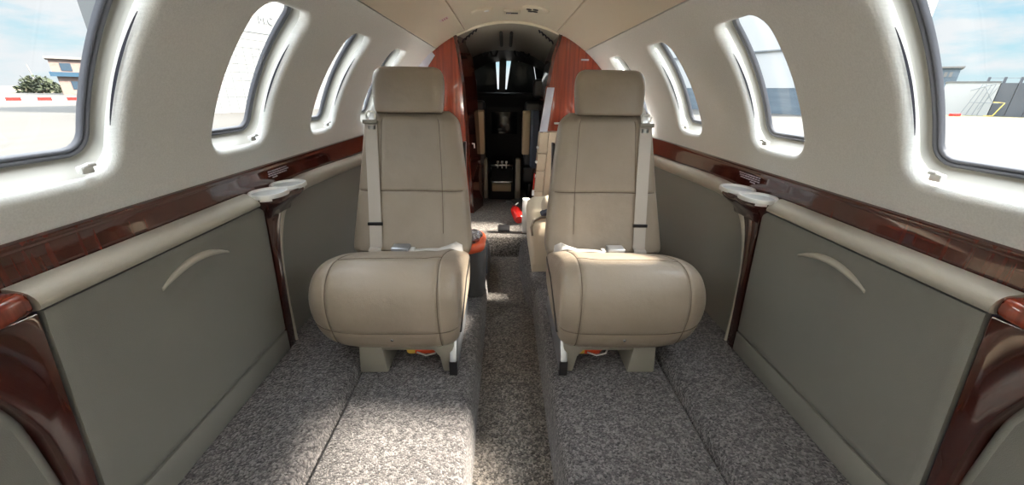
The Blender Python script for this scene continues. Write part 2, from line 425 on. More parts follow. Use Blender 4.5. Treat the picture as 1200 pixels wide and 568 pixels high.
def bez(p0, p1, p2, n=10): return [((1 - u) ** 2 * p0[0] + 2 * u * (1 - u) * p1[0] + u * u * p2[0], (1 - u) ** 2 * p0[1] + 2 * u * (1 - u) * p1[1] + u * u * p2[1]) for u in [k / n for k in range(n + 1)]]
def cup(t, cx, cy, z, side):
    c = (cx, cy, z); r0, r1 = .0455, .052
    rows = []
    def rad(a, r):   # outline with a slight waist on the inner front
        d = cos(a - (0 if side < 0 else pi)); return r * (1.06 - .10 * max(0, d) ** 4)
    na = 40
    def ring(r, dz): return [(cx + rad(2 * pi * k / na, r) * cos(2 * pi * k / na) * .96, cy + rad(2 * pi * k / na, r) * sin(2 * pi * k / na) * 1.08, z + dz) for k in range(na)]
    g = G(); g.grid([ring(r1, -.004), ring(r1, .005), ring(r1 - .002, .008), ring(r0 + .001, .008), ring(r0 - .001, .005), ring(r0 - .001, -.012)], cv=True)
    o = build('cup_holder', g, M['satin'], t, 50, label='white metal cup holder ring')
    g = G(); bot = ring(r0 - .006, -.0015); g.grid([ring(r0 - .0015, 0.001), bot], cv=True); g.add(bot, [tuple(range(na))])
    build('cup_well', g, M['cupgrey'], o, 50)
def pilaster(side, near):
    X = lambda x: side * x
    if not near:
        lab = 'flared mahogany pillar with two cup holders on the %s wall, ahead of the cabinet door' % word(side)
        t = empty('wood_pillar', (X(.75), 1.10, .03), lab, 'pillar')
        poly = [(1.069, .03), (1.099, .42), (1.10, .535)] + [(1.25, .535)] + bez((1.25, .53), (1.155, .50), (1.133, .33), 12) + bez((1.13, .30), (1.112, .18), (1.108, .03), 4)
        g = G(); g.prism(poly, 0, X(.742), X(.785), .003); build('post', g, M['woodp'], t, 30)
        # top shelf bulging into the cabin
        out = [(.80, 1.062), (.735, 1.064)] + bez((.722, 1.066), (.686, 1.075), (.683, 1.118), 8) + bez((.683, 1.14), (.690, 1.165), (.683, 1.20), 6)[1:] + bez((.684, 1.225), (.692, 1.262), (.735, 1.285), 8) + [(.80, 1.29)]
        def ring(k, z): return [(X(x + (max(.742, x) - x) * k), 1.165 + (y - 1.165) * (1 - .42 * k if k else 1), z) for x, y in out]
        g = G(); g.loft([ring(1, .478), ring(.75, .498), ring(.40, .515), ring(.10, .530), ring(0, .540), ring(0, .549), ring(.03, .552)]); build('shelf', g, M['woodp'], t, 50)
        cup(t, X(.728), 1.116, .554, side); cup(t, X(.728), 1.226, .554, side)
    else:
        lab = 'flared mahogany pillar nearest the camera on the %s wall, beside the cabinet door' % word(side)
        t = empty('wood_pillar', (X(.75), .47, .03), lab, 'pillar')
        poly = [(.466, .03), (.484, .205), (.5155, .522), (.30, .535)] + bez((.32, .535), (.43, .52), (.458, .335), 14) + bez((.459, .30), (.461, .15), (.440, .03), 4)
        g = G(); g.prism(poly, 0, X(.742), X(.785), .003); build('post', g, M['woodp'], t, 30)
        out = [(.79, .515), (.742, .513)] + bez((.733, .505), (.722, .47), (.722, .42), 6) + [(.722, .33), (.79, .30)]
        g = G(); g.prism([(X(x), y) for x, y in out], 2, .526, .562, .012, 5); build('shelf', g, M['woodv'], t, 60)
for sd in (-1, 1):
    pilaster(sd, False); pilaster(sd, True)

def side_panel(side, fwd):
    X = lambda x: side * x
    if fwd:
        t = empty('side_panel', (X(.77), 1.7, .04), 'recessed taupe side panel with rolled armrest beside the %s seat' % word(side), 'side panel')
        spine = [(1.118, .03), (1.120, .18), (1.128, .30)] + bez((1.135, .34), (1.165, .49), (1.27, .526), 10) + [(1.40, .532), (1.60, .528), (1.9, .518), (2.3, .508), (2.73, .50)]
        sgn = 1
    else:
        t = empty('side_panel', (X(.77), 0, .04), 'taupe side panel at the photo\'s lower %s corner under the arched pillar' % word(side), 'side panel')
        spine = [(.430, .03), (.455, .15), (.450, .32)] + bez((.447, .37), (.42, .50), (.30, .528), 10) + [(.1, .53), (-.6, .53), (-1.3, .53)]
        sgn = -1
    # recessed face
    poly = [(p[0], p[1]) for p in spine] + [(spine[-1][0], .03)]
    g = G(); g.prism(poly, 0, X(.766), X(.776)); build('panel_face', g, M['door'], t, 30)
    # rolled border: half-round section following the spine; inner side towards the recess
    rings = []
    for i, (y, z) in enumerate(spine):
        a = spine[max(0, i - 1)]; b = spine[min(len(spine) - 1, i + 1)]
        ty, tz = b[0] - a[0], b[1] - a[1]; l = hypot(ty, tz); ty /= l; tz /= l
        ny, nz = (tz, -ty) if sgn > 0 else (-tz, ty)      # into the recess
        k = min(1, max(0, (z - .2) / .32)); wd = (.012 + .018 * k) if fwd else .012; up = .004 + .034 * k
        ring = []
        for (dx, dn) in ((.7765, -.6), (.760, -.62), (.747, -.45), (.741, -.1), (.742, .3), (.748, .65), (.758, .92), (.770, 1.05)):
            ring.append((X(dx if fwd else .7765 - (.7765 - dx) * .35), y + ny * wd * dn, z + nz * (wd if dn > 0 else up) * dn))
        rings.append(ring)
    g = G(); g.loft(rings); build('armrest', g, M['vinyl'] if fwd else M['door'], t, 50, label='rolled padded edge')
for sd in (-1, 1):
    side_panel(sd, True); side_panel(sd, False)

# ------------------------------------------------------------------ seats
def sgnpow(v, p): return math.copysign(abs(v) ** p, v)
def seat(side):
    # built for the left seat: aisle is towards +x; mirrored for the right seat
    cx0 = -.388 if side < 0 else -.349
    t = empty('cabin_seat', (cx0 if side < 0 else -cx0, 1.18, 0),
              '%s taupe leather aircraft seat, %s' % (word(side), 'beside the grey bag' if side < 0 else 'in front of the cream bench seat'), 'seat')
    def put(name, g, m, parent=None, smooth=40, label=None):
        if side > 0: g.mirror()
        return build(name, g, m, parent or t, smooth, label)
    ax = lambda x: cx0 + x
    # ---- cushion: side profile loop in (y,z), lofted across x
    prof = [(1.36, .268), (1.30, .296), (1.22, .328), (1.14, .354), (1.07, .370), (1.02, .368), (.985, .352), (.958, .320), (.944, .280), (.942, .240), (.948, .205), (.958, .168), (.975, .125), (1.0, .098), (1.06, .088), (1.15, .09), (1.26, .095), (1.34, .115), (1.37, .16), (1.375, .22)]
    def cr(P, n):   # closed catmull-rom resample
        m = len(P); out = []
        for k in range(n):
            u = k / n * m; i = int(u); f = u - i; p = [P[(i + j - 1) % m] for j in range(4)]
            out.append(tuple(.5 * (2 * p[1][c] + (p[2][c] - p[0][c]) * f + (2 * p[0][c] - 5 * p[1][c] + 4 * p[2][c] - p[3][c]) * f * f + (3 * p[1][c] - p[0][c] - 3 * p[2][c] + p[3][c]) * f ** 3) for c in range(2)))
        return out
    NP = 120; PR = cr(prof, NP); C0 = (1.16, .235)
    xo, xi = -.226, .222          # outboard / aisle extents
    def station(x):
        if x < 0: e = (1 - abs(x / xo) ** 3.3) ** (1 / 3.3) if abs(x) < abs(xo) else 0
        else: e = (1 - abs(x / xi) ** 5) ** (1 / 5) if x < xi else 0
        return e
    def cush(x, k, groove=0.0):
        y, z = PR[k % NP]; e = station(x)
        # ends shrink gently in y, strongly in z
        ey = .55 + .45 * e if x < 0 else .80 + .20 * e; ez = e ** (.72 if z > .23 else .80)
        bol = 0
        if z > .26: bol = .010 * (1 / (1 + math.exp(-(abs(x + .02) - .150) / .012)))
        yy = C0[0] + (y - C0[0]) * ey; zz = C0[1] + (z + bol - C0[1]) * ez
        r = hypot(yy - C0[0], zz - C0[1]) + 1e-6
        return (ax(x), yy - (yy - C0[0]) / r * groove, zz - (zz - C0[1]) / r * groove)
    SX = (-.155, .163)            # lengthwise seams
    ktop = min(range(NP), key=lambda k: abs(PR[k][0] - 1.075) + (10 if PR[k][1] < .3 else 0))
    klow = min(range(NP), key=lambda k: abs(PR[k][1] - .172) + (10 if PR[k][0] > 1.1 else 0))
    xs = []
    n = 90
    for i in range(n + 1):
        a = pi * i / n; c = -cos(a); xs.append(c * (abs(xo) if c < 0 else xi) * .9999)
    for s_ in SX: xs += [s_ - .004, s_, s_ + .004]
    xs = sorted(xs)
    def gr(x, k):
        d = 0
        for s_ in SX: d = max(d, .0035 * math.exp(-((x - s_) / .004) ** 2))
        if SX[0] < x < SX[1]: d = max(d, .0030 * math.exp(-((k - ktop) / 1.0) ** 2))
        d = max(d, .0028 * math.exp(-((k - klow) / .9) ** 2)); return d
    g = G(); g.loft([[cush(x, k, gr(x, k)) for k in range(NP)] for x in xs])
    cu = put('cushion', g, M['leather'], smooth=70)
    g = G()
    for s_ in SX: g.tube([cush(s_, k, .0022) for k in range(2, 88)], .0011, 6)
    g.tube([cush(SX[0] + (SX[1] - SX[0]) * i / 30, ktop, .0018) for i in range(31)], .0010, 6)
    g.tube([cush(xo * .93 + (xi * .97 - xo * .93) * i / 50, klow, .0016) for i in range(51)], .0010, 6)
    put('stitching', g, M['seam'], cu)
    g = G(); yb = cush(.02, klow + 3)
    g.lathe([(.0001, .0), (.004, .001), (.0045, .0), (.0045, -.004)], (ax(.02), yb[1] - .0005, yb[2] - .004), 14, ax=(0, -1, -.35)); put('snap', g, M['chrome'], cu)
    g = G(); g.lathe([(.0001, .0015), (.0025, .0015)], (ax(.02), yb[1] - .0008, yb[2] - .004), 10, ax=(0, -1, -.35)); put('snap_hole', g, M['black'], cu)
    # ---- backrest
    zb0, zb1 = .262, .770
    def back_c(z): u = (z - zb0) / (zb1 - zb0); return 1.318 + .165 * u + .02 * sin(pi * u)
    def half_w(z, sgn_):
        u = (z - zb0) / (zb1 - zb0)
        w = .228 - .040 * u - .018 * u * u
        if u > .90: w *= max(.0, 1 - ((u - .90) / .10) ** 2.2 * .20)
        if u < .10: w *= 1 - ((.10 - u) / .10) ** 2 * .06
        return w
    NA = 96; ZN = 64
    HS = .492
    VS = (-.118, .118)
    def back(z, a, off=0.0):
        w = half_w(z, 1); u = (z - zb0) / (zb1 - zb0)
        th = .052 * min(1, (u / .06 + .25)) * min(1, ((1 - u) / .05) * .75 + .25) ** .6
        x = w * sgnpow(cos(a), .36 if True else 1); y = th * sgnpow(sin(a), .62)
        front = y < 0
        bump = 0
        if front:
            bump = -.010 * (1 / (1 + math.exp(-(abs(x) - .125) / .010))) + .004 - .004 * (x / .12) ** 2 * (abs(x) < .12)
        zs = z + (.0 if not front else 0)
        yy = back_c(z) + .052 + y + bump * (1 if front else 0)
        if front: yy += off
        return (ax(x + .004), yy, zs)
    zsn = [zb0 + (zb1 - zb0) * k / ZN for k in range(ZN + 1)]
    zsn = sorted(set(zsn + [HS - .005, HS - .002, HS, HS + .002, HS + .005]))
    def bgr(z, a):
        w = half_w(z, 1); x = w * sgnpow(cos(a), .36); d = 0
        if sin(a) < 0:
            for v in VS:
                vv = v * (w / .215) ** .6; d = max(d, .003 * math.exp(-((x - vv) / .004) ** 2))
            d = max(d, .004 * math.exp(-((z - HS) / .004) ** 2))
        return d
    angs = []
    for k in range(NA): angs.append(2 * pi * k / NA)
    # denser sampling on the front face by uniform x
    angs = [pi * k / 30 for k in range(30)]
    for k in range(61):
        c = -cos(pi * k / 60); angs.append(pi + math.acos(max(-1, min(1, -sgnpow(c, 1 / .36)))) if False else pi + pi * (math.asin(max(-1, min(1, sgnpow(-1 + 2 * k / 60, 1 / .36)))) / pi + .5))
    angs = sorted(set(round(a % (2 * pi), 6) for a in angs))
    g = G(); g.loft([[back(z, a, bgr(z, a)) for a in angs] for z in zsn])
    bk = put('backrest', g, M['leather'], smooth=60)
    g = G()
    def a_for(x, z):
        c = max(-1, min(1, sgnpow(x / half_w(z, 1), 1 / .36))); return 2 * pi - math.acos(c)
    for v in VS:
        g.tube([back(z, a_for(v * (half_w(z, 1) / .215) ** .6, z), .0018) for z in zsn[3:-3]], .0011, 6)
    g.tube([back(HS, a_for(-.19 + .38 * i / 30, HS), .0022) for i in range(31)], .0013, 6)
    put('stitching', g, M['seam'], bk)
    # dark inboard hinge trim between back and cushion
    g = G(); g.prism([(1.40, .30), (1.44, .30), (1.55, .66), (1.52, .66)], 0, ax(.190), ax(.202), .003); put('back_trim', g, M['black'])
    # ---- headrest
    g = G(); rings = []; hz0, hz1 = .766, .922; hy = 1.532
    n = 26
    for k in range(n + 1):
        u = -1 + 2 * k / n; z = (hz0 + hz1) / 2 + (hz1 - hz0) / 2 * sgnpow(sin(u * pi / 2), 1)
        uu = (z - (hz0 + hz1) / 2) / ((hz1 - hz0) / 2)
        e = max(0.03, (1 - abs(uu) ** (3.2 if uu > 0 else 9))) ** (1 / (3.2 if uu > 0 else 9)); w = .131 * (.60 + .40 * e) if uu > 0 else .131 * (.90 + .10 * e) - .006 * max(0, -uu)
        d = .045 * (.25 + .75 * e)
        ring = []
        for q in range(56):
            a = 2 * pi * q / 56; ring.append((ax(w * sgnpow(cos(a), .45) - .004), hy + .018 * uu + d * sgnpow(sin(a), .7), z))
        rings.append(ring)
    g.loft(rings); hr = put('headrest', g, M['leather'], smooth=60)
    # ---- shoulder belt
    def bfront(x, z): return Vector(back(z, a_for(x, z), -.004))
    pts = []
    for k in range(25):
        u = k / 24; z = .735 + (.262 - .735) * u; x = -.137 + .018 * u - .004 * sin(pi * u)
        pts.append(bfront(x - .004, max(z, .285)) + Vector((0, -.004 - (.0 if z > .285 else .012), 0)) if z > .285 else Vector((ax(x), bfront(x, .285).y - .018 - (.285 - z) * .4, z + .018)))
    g = G(); g.strap(pts, (1, 0, 0), .046, .0022); sb = put('shoulder_belt', g, M['belt'])
    p0 = pts[0]
    g = G(); g.strap([p0 + Vector((.004, .004, .006)), p0 + Vector((.006, .008, .020)), p0 + Vector((.010, .030, .045)), p0 + Vector((.016, .065, .075)), p0 + Vector((.022, .10, .07))], (1, 0, 0), .022, .003)
    g.tube([p0 + Vector((-.012, .0, .010)), p0 + Vector((-.014, -.002, .026)), p0 + Vector((-.006, .002, .036)), p0 + Vector((.014, .004, .034)), p0 + Vector((.018, .002, .022)), p0 + Vector((.016, 0, .008))], .0042, 8)
    put('belt_guide', g, M['satin'], sb)
    g = G(); q = p0 + Vector((0, -.006, .0)); g.box(q + Vector((-.027, -.007, -.008)), q + Vector((.027, .005, .007)), .004); put('belt_roller', g, M['shell'], sb)
    g = G(); q = p0 + Vector((.004, -.008, -.03))
    for a, b in (((-.013, 0, -.017), (-.006, .003, .016)), ((.006, 0, -.017), (.013, .003, .016)), ((-.013, 0, .0), (.013, .003, .016)), ((-.013, 0, -.017), (.013, .003, -.008))): g.box(q + Vector(a), q + Vector(b))
    put('buckle_tongue', g, M['satin'], sb)
    q = pts[18]; g = G(); g.box(q + Vector((-.027, -.006, -.006)), q + Vector((.027, .004, .006)), .002); put('belt_keeper', g, M['black'], sb)
    # ---- lap belt lying on the cushion
    def ctop(x, y):
        k = min(range(NP), key=lambda k: abs(PR[k][0] - y) + (10 if PR[k][1] < .25 else 0)); p = cush(x, k); return Vector((p[0], p[1], p[2] + .0045))
    lp = [ctop(.198, 1.318) + Vector((0, .0, .004)), ctop(.182, 1.29) + Vector((0, 0, .012)), ctop(.155, 1.272) + Vector((0, 0, .006)), ctop(.12, 1.26), ctop(.08, 1.26) + Vector((0, 0, .003)), ctop(.045, 1.262), ctop(.0, 1.265)]
    g = G(); g.strap(lp, [(0, 1, .5), (.3, 1, .3), (.2, 1, 0), (0, 1, -.1), (0, 1, -.2), (0, 1, -.2), (0, 1, -.2)], .034, .003); lb = put('lap_belt', g, M['lapbelt'], smooth=70)
    q = ctop(-.012, 1.262); g = G(); g.box(q + Vector((-.03, -.024, -.003)), q + Vector((.03, .022, .017)), .005, 3); put('buckle', g, M['steel'], lb)
    g = G(); g.box(q + Vector((.03, -.016, .001)), q + Vector((.048, .016, .006)), .002); put('buckle_plate', g, M['satin'], lb)
    # ---- base: cross beam and two legs, side shoe on the aisle side
    g = G(); poly = [(ax(-.085), .098), (ax(-.085), .085), (ax(.132), .085), (ax(.150), .060), (ax(.160), .003), (ax(.180), .003), (ax(.196), .10), (ax(.20), .125), (ax(-.085), .125)]
    g.prism(poly, 1, 1.0, 1.30, .006); put('base_frame', g, M['shell'], smooth=30)
    g = G(); g.prism([(ax(-.104), .003), (ax(-.014), .003), (ax(-.026), .11), (ax(-.096), .11)], 1, .995, 1.22, .006); put('leg', g, M['shell'], smooth=30)
    g = G(); g.prism([(.985, .003), (.985, .055), (1.03, .135), (1.06, .155), (1.36, .085), (1.40, .055), (1.40, .003)], 0, ax(.183), ax(.205), .005); pl = put('side_shoe', g, M['steel'], smooth=30, label='bluish metal side cover')
    g = G(); g.prism([(.983, .003), (.983, .053), (.990, .053), (.990, .003)], 0, ax(.182), ax(.207)); put('shoe_tip', g, M['black'], pl)
    g = G(); g.prism([(.99, .16), (1.005, .155), (1.20, .235), (1.34, .245), (1.34, .262), (1.19, .250), (1.0, .18)], 0, ax(.214), ax(.224), .002); put('side_trim', g, M['black'])
    return t
seat(-1); seat(1)

# life vest pouches stowed under the seats
def blob(g, c, s, seed, n=20, pw=.7, amp=.08):
    rnd = random.Random(seed); ph = [rnd.uniform(0, 6) for _ in range(4)]
    rows = []
    for i in range(n + 1):
        b = -pi / 2 + pi * i / n; row = []
        for j in range(2 * n):
            a = pi * j / n; k = 1 + amp * sin(3 * a + ph[0]) * cos(2 * b + ph[1]) + amp * .6 * sin(5 * a + ph[2] + 2 * b)
            row.append((c[0] + s[0] * k * sgnpow(cos(b), pw) * sgnpow(cos(a), pw), c[1] + s[1] * k * sgnpow(cos(b), pw) * sgnpow(sin(a), pw), c[2] + s[2] * sgnpow(sin(b), pw)))
        rows.append(row)
    return g.grid(rows, cv=True)
for sd, cx in ((-1, -.300), (1, .262)):
    g = G(); blob(g, (cx, 1.10, .050), (.048, .05, .032), 3 + sd); o = build('life_vest_pouch', g, M['pouch'], smooth=80, origin=(cx, 1.10, .015))
    tag(o, 'orange red life vest pouch stowed under the %s seat' % word(sd), 'life vest', 'life vests under the seats')
    g = G(); blob(g, (cx - .040, 1.062, .050), (.016, .014, .020), 8); build('pouch_label', g, M['yellow'], o, 80, label='yellow tag')
    g = G(); g.tube([(cx - .02, 1.045, .045), (cx + .01, 1.04, .036), (cx + .04, 1.043, .042), (cx + .055, 1.06, .06)], .003, 6); build('pull_cord', g, M['satin'], o, 60)

# ------------------------------------------------------------------ grey bag with orange rim behind the left seat
t = empty('tote_bag', (-.205, 1.57, 0), 'charcoal grey soft bag with orange padded rim behind left seat by the aisle', 'bag')
def rrect(cx, cy, hx, hy, rc, z, n=8):
    out = []
    for sx, sy, a0 in ((1, 1, 0), (-1, 1, pi / 2), (-1, -1, pi), (1, -1, 3 * pi / 2)):
        for k in range(n + 1):
            a = a0 + pi / 2 * k / n; out.append((cx + sx * (hx - rc) + rc * cos(a), cy + sy * (hy - rc) + rc * sin(a), z))
    return out
g = G(); cx, cy = -.205, 1.575
rings = [rrect(cx, cy, .080, .095, .03, .004), rrect(cx, cy, .086, .10, .035, .03), rrect(cx, cy, .083, .10, .035, .07), rrect(cx, cy, .088, .104, .035, .11), rrect(cx, cy, .084, .10, .035, .15), rrect(cx, cy, .086, .102, .035, .19), rrect(cx, cy, .082, .10, .035, .215)]
g.loft(rings); build('bag_body', g, M['bag'], t, 70)
g = G(); path = [(x, y, .228) for x, y, z in rrect(cx, cy, .066, .088, .04, 0)]; g.tube(path, .022, 12, closed=True); build('padded_rim', g, M['orange'], t, 70, label='orange leather rim')
g = G(); g.loft([rrect(cx, cy, .06, .08, .03, .214), rrect(cx, cy, .055, .075, .03, .222)]); build('bag_lining', g, M['black'], t, 60)
g = G(); g.box((cx + .088, cy + .02, .06), (cx + .094, cy + .035, .19), .002); build('bag_strap', g, M['navy'], t)
g = G(); blob(g, (-.165, 1.535, .2705), (.034, .034, .026), 11, pw=.9, amp=.16); o = build('foil_packet', g, M['foil'], smooth=30, origin=(-.165, 1.535, .232)); tag(o, 'crumpled shiny packet lying in the orange rimmed bag', 'packet')

# ------------------------------------------------------------------ wooden partitions by the cockpit
def partition(side):
    X = lambda x: side * x
    yf = 2.735
    inner = [(.262, -.0), (.274, .31), (.285, .60), (.300, .876), (.322, 1.05), (.338, 1.13), (.345, 1.168)] if side < 0 else [(.165, .0), (.203, .316), (.218, .60), (.238, .884), (.265, 1.05), (.29, 1.13), (.306, 1.180)]
    th_in = math.acos(inner[-1][0] / R)
    outer = [(R * cos(th_in + (0 - th_in) * k / 24) * .998, ZC + R * sin(th_in + (0 - th_in) * k / 24) * .998) for k in range(1, 25)] + [(.795, .0)]
    t = empty('wood_partition', (X(.55), yf, 0), 'tall glossy mahogany partition on the %s of the cockpit doorway' % word(side), 'partition')
    g = G(); g.prism([(X(x), z) for x, z in inner + outer], 1, yf, yf + .03, .002); build('panel', g, M['woodv'], t, 30)
    # deep jamb lining the doorway
    d = .20 if side < 0 else .16; ins = .062 if side < 0 else .022
    A = [(X(x - .001), yf - .003, z) for x, z in inner]; B = [(X(x - ins * (1 if z < 1.1 else .6)), yf + d, z) for x, z in inner]
    Cc = [(X(x + .02), yf + d, z) for x, z in inner]; D = [(X(x + .02), yf - .003, z) for x, z in inner]
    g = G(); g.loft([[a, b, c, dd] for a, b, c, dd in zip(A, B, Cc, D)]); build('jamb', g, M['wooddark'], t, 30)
    if side < 0:
        g = G()
        # plate near the top outer corner; a window reflection painted as flat lavender
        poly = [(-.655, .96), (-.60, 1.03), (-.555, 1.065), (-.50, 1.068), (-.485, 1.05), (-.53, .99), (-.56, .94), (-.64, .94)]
        g.prism(poly, 1, yf - .006, yf, .001); build('reflection_plate', g, M['mirror'], t, 30, label='corner plate with a painted lavender reflection')
        g = G(); g.tube([(-.262, yf + .02, .50), (-.248, yf + .015, .50), (-.246, yf + .015, .47)], .005, 8); build('door_catch', g, M['satin'], t, 60)
    else:
        g = G(); g.box((.455, yf - .004, 1.035), (.505, yf, 1.045), .001); build('placard', g, M['placard'], t)
        g = G(); g.box((.30, yf - .025, .640), (.345, yf, .652), .003); build('towel_bar', g, M['satin'], t)
    return t
partition(-1); partition(1)

# refreshment cabinet on the right, in front of the partition
t = empty('galley_cabinet', (.30, 2.63, 0), 'beige galley cabinet with a painted lavender reflection strip behind the right seat', 'cabinet')
def slab(name, zz0, zz1, x00, x01, x10, x11, m, ya, yb, bev=.002, label=None):
    g = G(); A = [(x00, zz0), (x01, zz0), (x11, zz1), (x10, zz1)]; g.prism(A, 1, ya, yb, bev); return build(name, g, m, t, 30, label)
slab('wood_edge', .0, .875, .150, .168, .2215, .236, M['woodv'], 2.60, 2.70)
slab('reflection_strip', .600, .870, .190, .242, .228, .275, M['mirror'], 2.590, 2.602, label='tall strip of painted lavender reflection')  # sky reflection painted as a pale strip
zs = [.03, .20, .345, .46, .597]
for a, b in zip(zs[:-1], zs[1:]):
    xa = lambda z: .160 + .034 * (z / .6)
    slab('drawer', a + .002, b - .002, xa(a), xa(a) + .058, xa(b), xa(b) + .058, M['beige'], 2.590, 2.70)
slab('side_wall', .03, .597, .222, .36, .255, .40, M['beige'], 2.594, 2.70)
for z in (.50, .405, .31): 
    g = G(); g.lathe([(.0001, .012), (.008, .010), (.011, .003), (.009, 0)], (.160 + .03 * z / .6, 2.60, z), 14, ax=(-.5, -1, 0)); build('knob', g, M['satin'], t, 60)
# cream side-facing bench seat, ahead of the right seat
t = empty('bench_seat', (.25, 1.95, 0), 'cream leather side facing bench seat half hidden behind right seat', 'seat')
g = G(); prof = [(.098, .05), (.092, .16), (.088, .23), (.095, .262), (.125, .283), (.19, .288), (.50, .288), (.50, .05)]
g.loft([[(x + .02 * e, y, .05 + (z - .05) * (1 - .06 * e)) for x, z in prof] for y, e in ((1.72, 1.2), (1.73, .5), (1.76, 0), (2.10, 0), (2.16, .3), (2.17, 1))]); cu = build('cushion', g, M['cream_leather'], t, 60)
g = G(); g.box((.105, 1.735, -.12), (.5, 2.15, .06), .01); build('plinth', g, M['cream_leather'], t)
g = G(); g.tube([(.1, 1.728, .20), (.094, 1.735, .24), (.105, 1.74, .272), (.14, 1.745, .287), (.2, 1.745, .291)], .006, 8); build('piping', g, M['leather'], cu, 60)
g = G(); blob(g, (.19, 1.80, .33), (.045, .05, .05), 5, pw=.8, amp=.03); o = build('cushion_roll', g, M['cream_leather'], t, 70)
o = tag(build('folded_cloth', G().prism([(.135, .301), (.205, .301), (.205, .36), (.175, .335)], 1, 1.72, 1.79, .004), M['navy'], smooth=30, origin=(.17, 1.755, .289)), 'dark navy cloth corner on the cream bench seat', 'cloth')
# thin mahogany armrest edge beside the right seat
g = G(); g.box((.166, 1.60, -.01), (.176, 1.66, .385), .003); o = build('wood_edge_panel', g, M['woodv'], smooth=30); tag(o, 'thin upright mahogany edge between right seat and cream bench seat', 'panel')
# curved carpeted kick moulding around the bench base
g = G(); prl = [(-.016, -.125), (-.010, -.06), (0, -.02), (.012, -.004), (.03, .004), (.06, .006)]
path = [(1.535, .16), (1.545, .135), (1.575, .113), (1.63, .095), (1.72, .083), (1.94, .070), (2.20, .072)]
rows = []
for i, (y, x) in enumerate(path):
    a = path[max(0, i - 1)]; b = path[min(len(path) - 1, i + 1)]; ty, tx = b[0] - a[0], b[1] - a[1]; l = hypot(ty, tx); ny, nx = -tx / l, ty / l
    rows.append([(x + nx * d_, y + ny * d_, z) for d_, z in prl] + [(.35, max(y, 1.60), .006)])
g.grid(rows); struct('trim_1', g, M['carpet'], 60)
g = G(); g.box((.078, 2.29, .006), (.124, 2.34, .226), .006); o = build('white_bin', g, M['bright'], smooth=30); tag(o, 'small white box standing ahead of the cream bench seat', 'box')
# fire extinguisher and floor hatch
t = empty('fire_extinguisher', (.06, 2.50, 0), 'small red fire extinguisher lying on the floor at the cockpit entrance', 'extinguisher')
g = G(); axv = Vector((-.25, .9, .35)).normalized()
g.lathe([(.0001, 0), (.03, .004), (.036, .015), (.036, .105), (.028, .13), (.014, .14), (.012, .155)], (.07, 2.46, .037), 24, ax=axv); build('cylinder', g, M['red'], t, 50)
g = G(); q = Vector((.07, 2.46, .037)) + axv * .16; g.box(q + Vector((-.018, -.015, -.012)), q + Vector((.018, .02, .02)), .004); g.tube([q + Vector((0, 0, .015)), q + Vector((-.03, .01, .035)), q + Vector((-.05, .0, .03))], .005, 8); build('valve', g, M['black'], t, 40)
g = G(); g.tube([q + Vector((.01, 0, .01)), q + Vector((.03, -.02, .03)), q + Vector((.012, -.035, .02))], .004, 8); build('safety_pin', g, M['satin'], t, 60)
g = G(); g.box((-.072, 2.335, .0005), (.002, 2.46, .006), .002); o = build('floor_hatch', g, M['black'], smooth=30); tag(o, 'small black square plate set in the forward carpet', 'hatch')
# red warning streamer hanging at the right door edge
g = G(); g.strap([(.168, 2.588, .33), (.166, 2.587, .29), (.165, 2.587, .25), (.163, 2.587, .215)], (1, .0, 0), .007, .002); o = build('warning_streamer', g, M['red'], smooth=60, origin=(.168, 2.588, .33)); tag(o, 'red ribbon with white tip hanging by the galley cabinet', 'ribbon')
g = G(); g.strap([(.163, 2.587, .215), (.162, 2.587, .175)], (1, 0, 0), .016, .003); build('ribbon_tip', g, M['bright'], o, label='white tip')

# ------------------------------------------------------------------ cockpit
g = G(); rows = []
for y, r, zc in ((2.74, .84, .45), (2.80, .83, .45), (3.0, .80, .46), (3.35, .74, .46), (3.7, .66, .48), (3.86, .60, .5)):
    rows.append([(r * cos(a), y, zc + r * sin(a)) for a in [-.7 + (pi + 1.4) * k / 48 for k in range(49)]])
g.grid(rows); struct('wall_front', g, M['darkgrey'])
# windshield bulkhead: opening spanned by centre post, sunshades leave slits of daylight at the post
yw = 3.86
def wsx(x0, x1, z0, z1, y0=yw, y1=yw + .02): return ((x0, y0, z0), (x1, y1, z1))
g = G(); g.box(*wsx(-.62, .62, -.1, .86)); g.box(*wsx(-.62, .62, 1.155, 1.3))
g.prism([(-.62, .85), (-.335, .85), (-.335, .93), (-.362, .985), (-.306, 1.16), (-.62, 1.2)], 1, yw, yw + .02); g.prism([(.62, .85), (.262, .85), (.262, .91), (.212, 1.16), (.62, 1.2)], 1, yw, yw + .02)
struct('trim_2', g, M['dark'])
g = G(); g.prism([(-.092, .83), (-.033, .83), (-.020, 1.18), (-.086, 1.18)], 1, yw - .03, yw + .03); o = build('windshield_post', g, M['black'], smooth=30); tag(o, 'black centre post between the two windshield panes', 'post')
for sd, poly, lab in ((-1, [(-.332, .84), (-.104, .84), (-.124, 1.138), (-.135, 1.17), (-.296, 1.17), (-.354, .985), (-.330, .935)], 'left'), (1, [(-.022, .84), (.262, .84), (.256, .91), (.204, 1.17), (.035, 1.17), (.024, 1.138)], 'right')):
    g = G(); g.prism(poly, 1, yw - .006, yw + .004, .001); o = build('sunshade', g, M['shade'], smooth=30); tag(o, 'dark windshield sunshade %s of the bright centre slits' % lab, 'sunshade')
    g = G(); cxs = -.183 if sd < 0 else .087; g.lathe([(.0001, .008), (.007, .006), (.009, 0)], (cxs, yw - .011, 1.10), 14, ax=(0, -1, 0)); build('suction_cup', g, M['bright'], o, 60, label='small white suction cup')
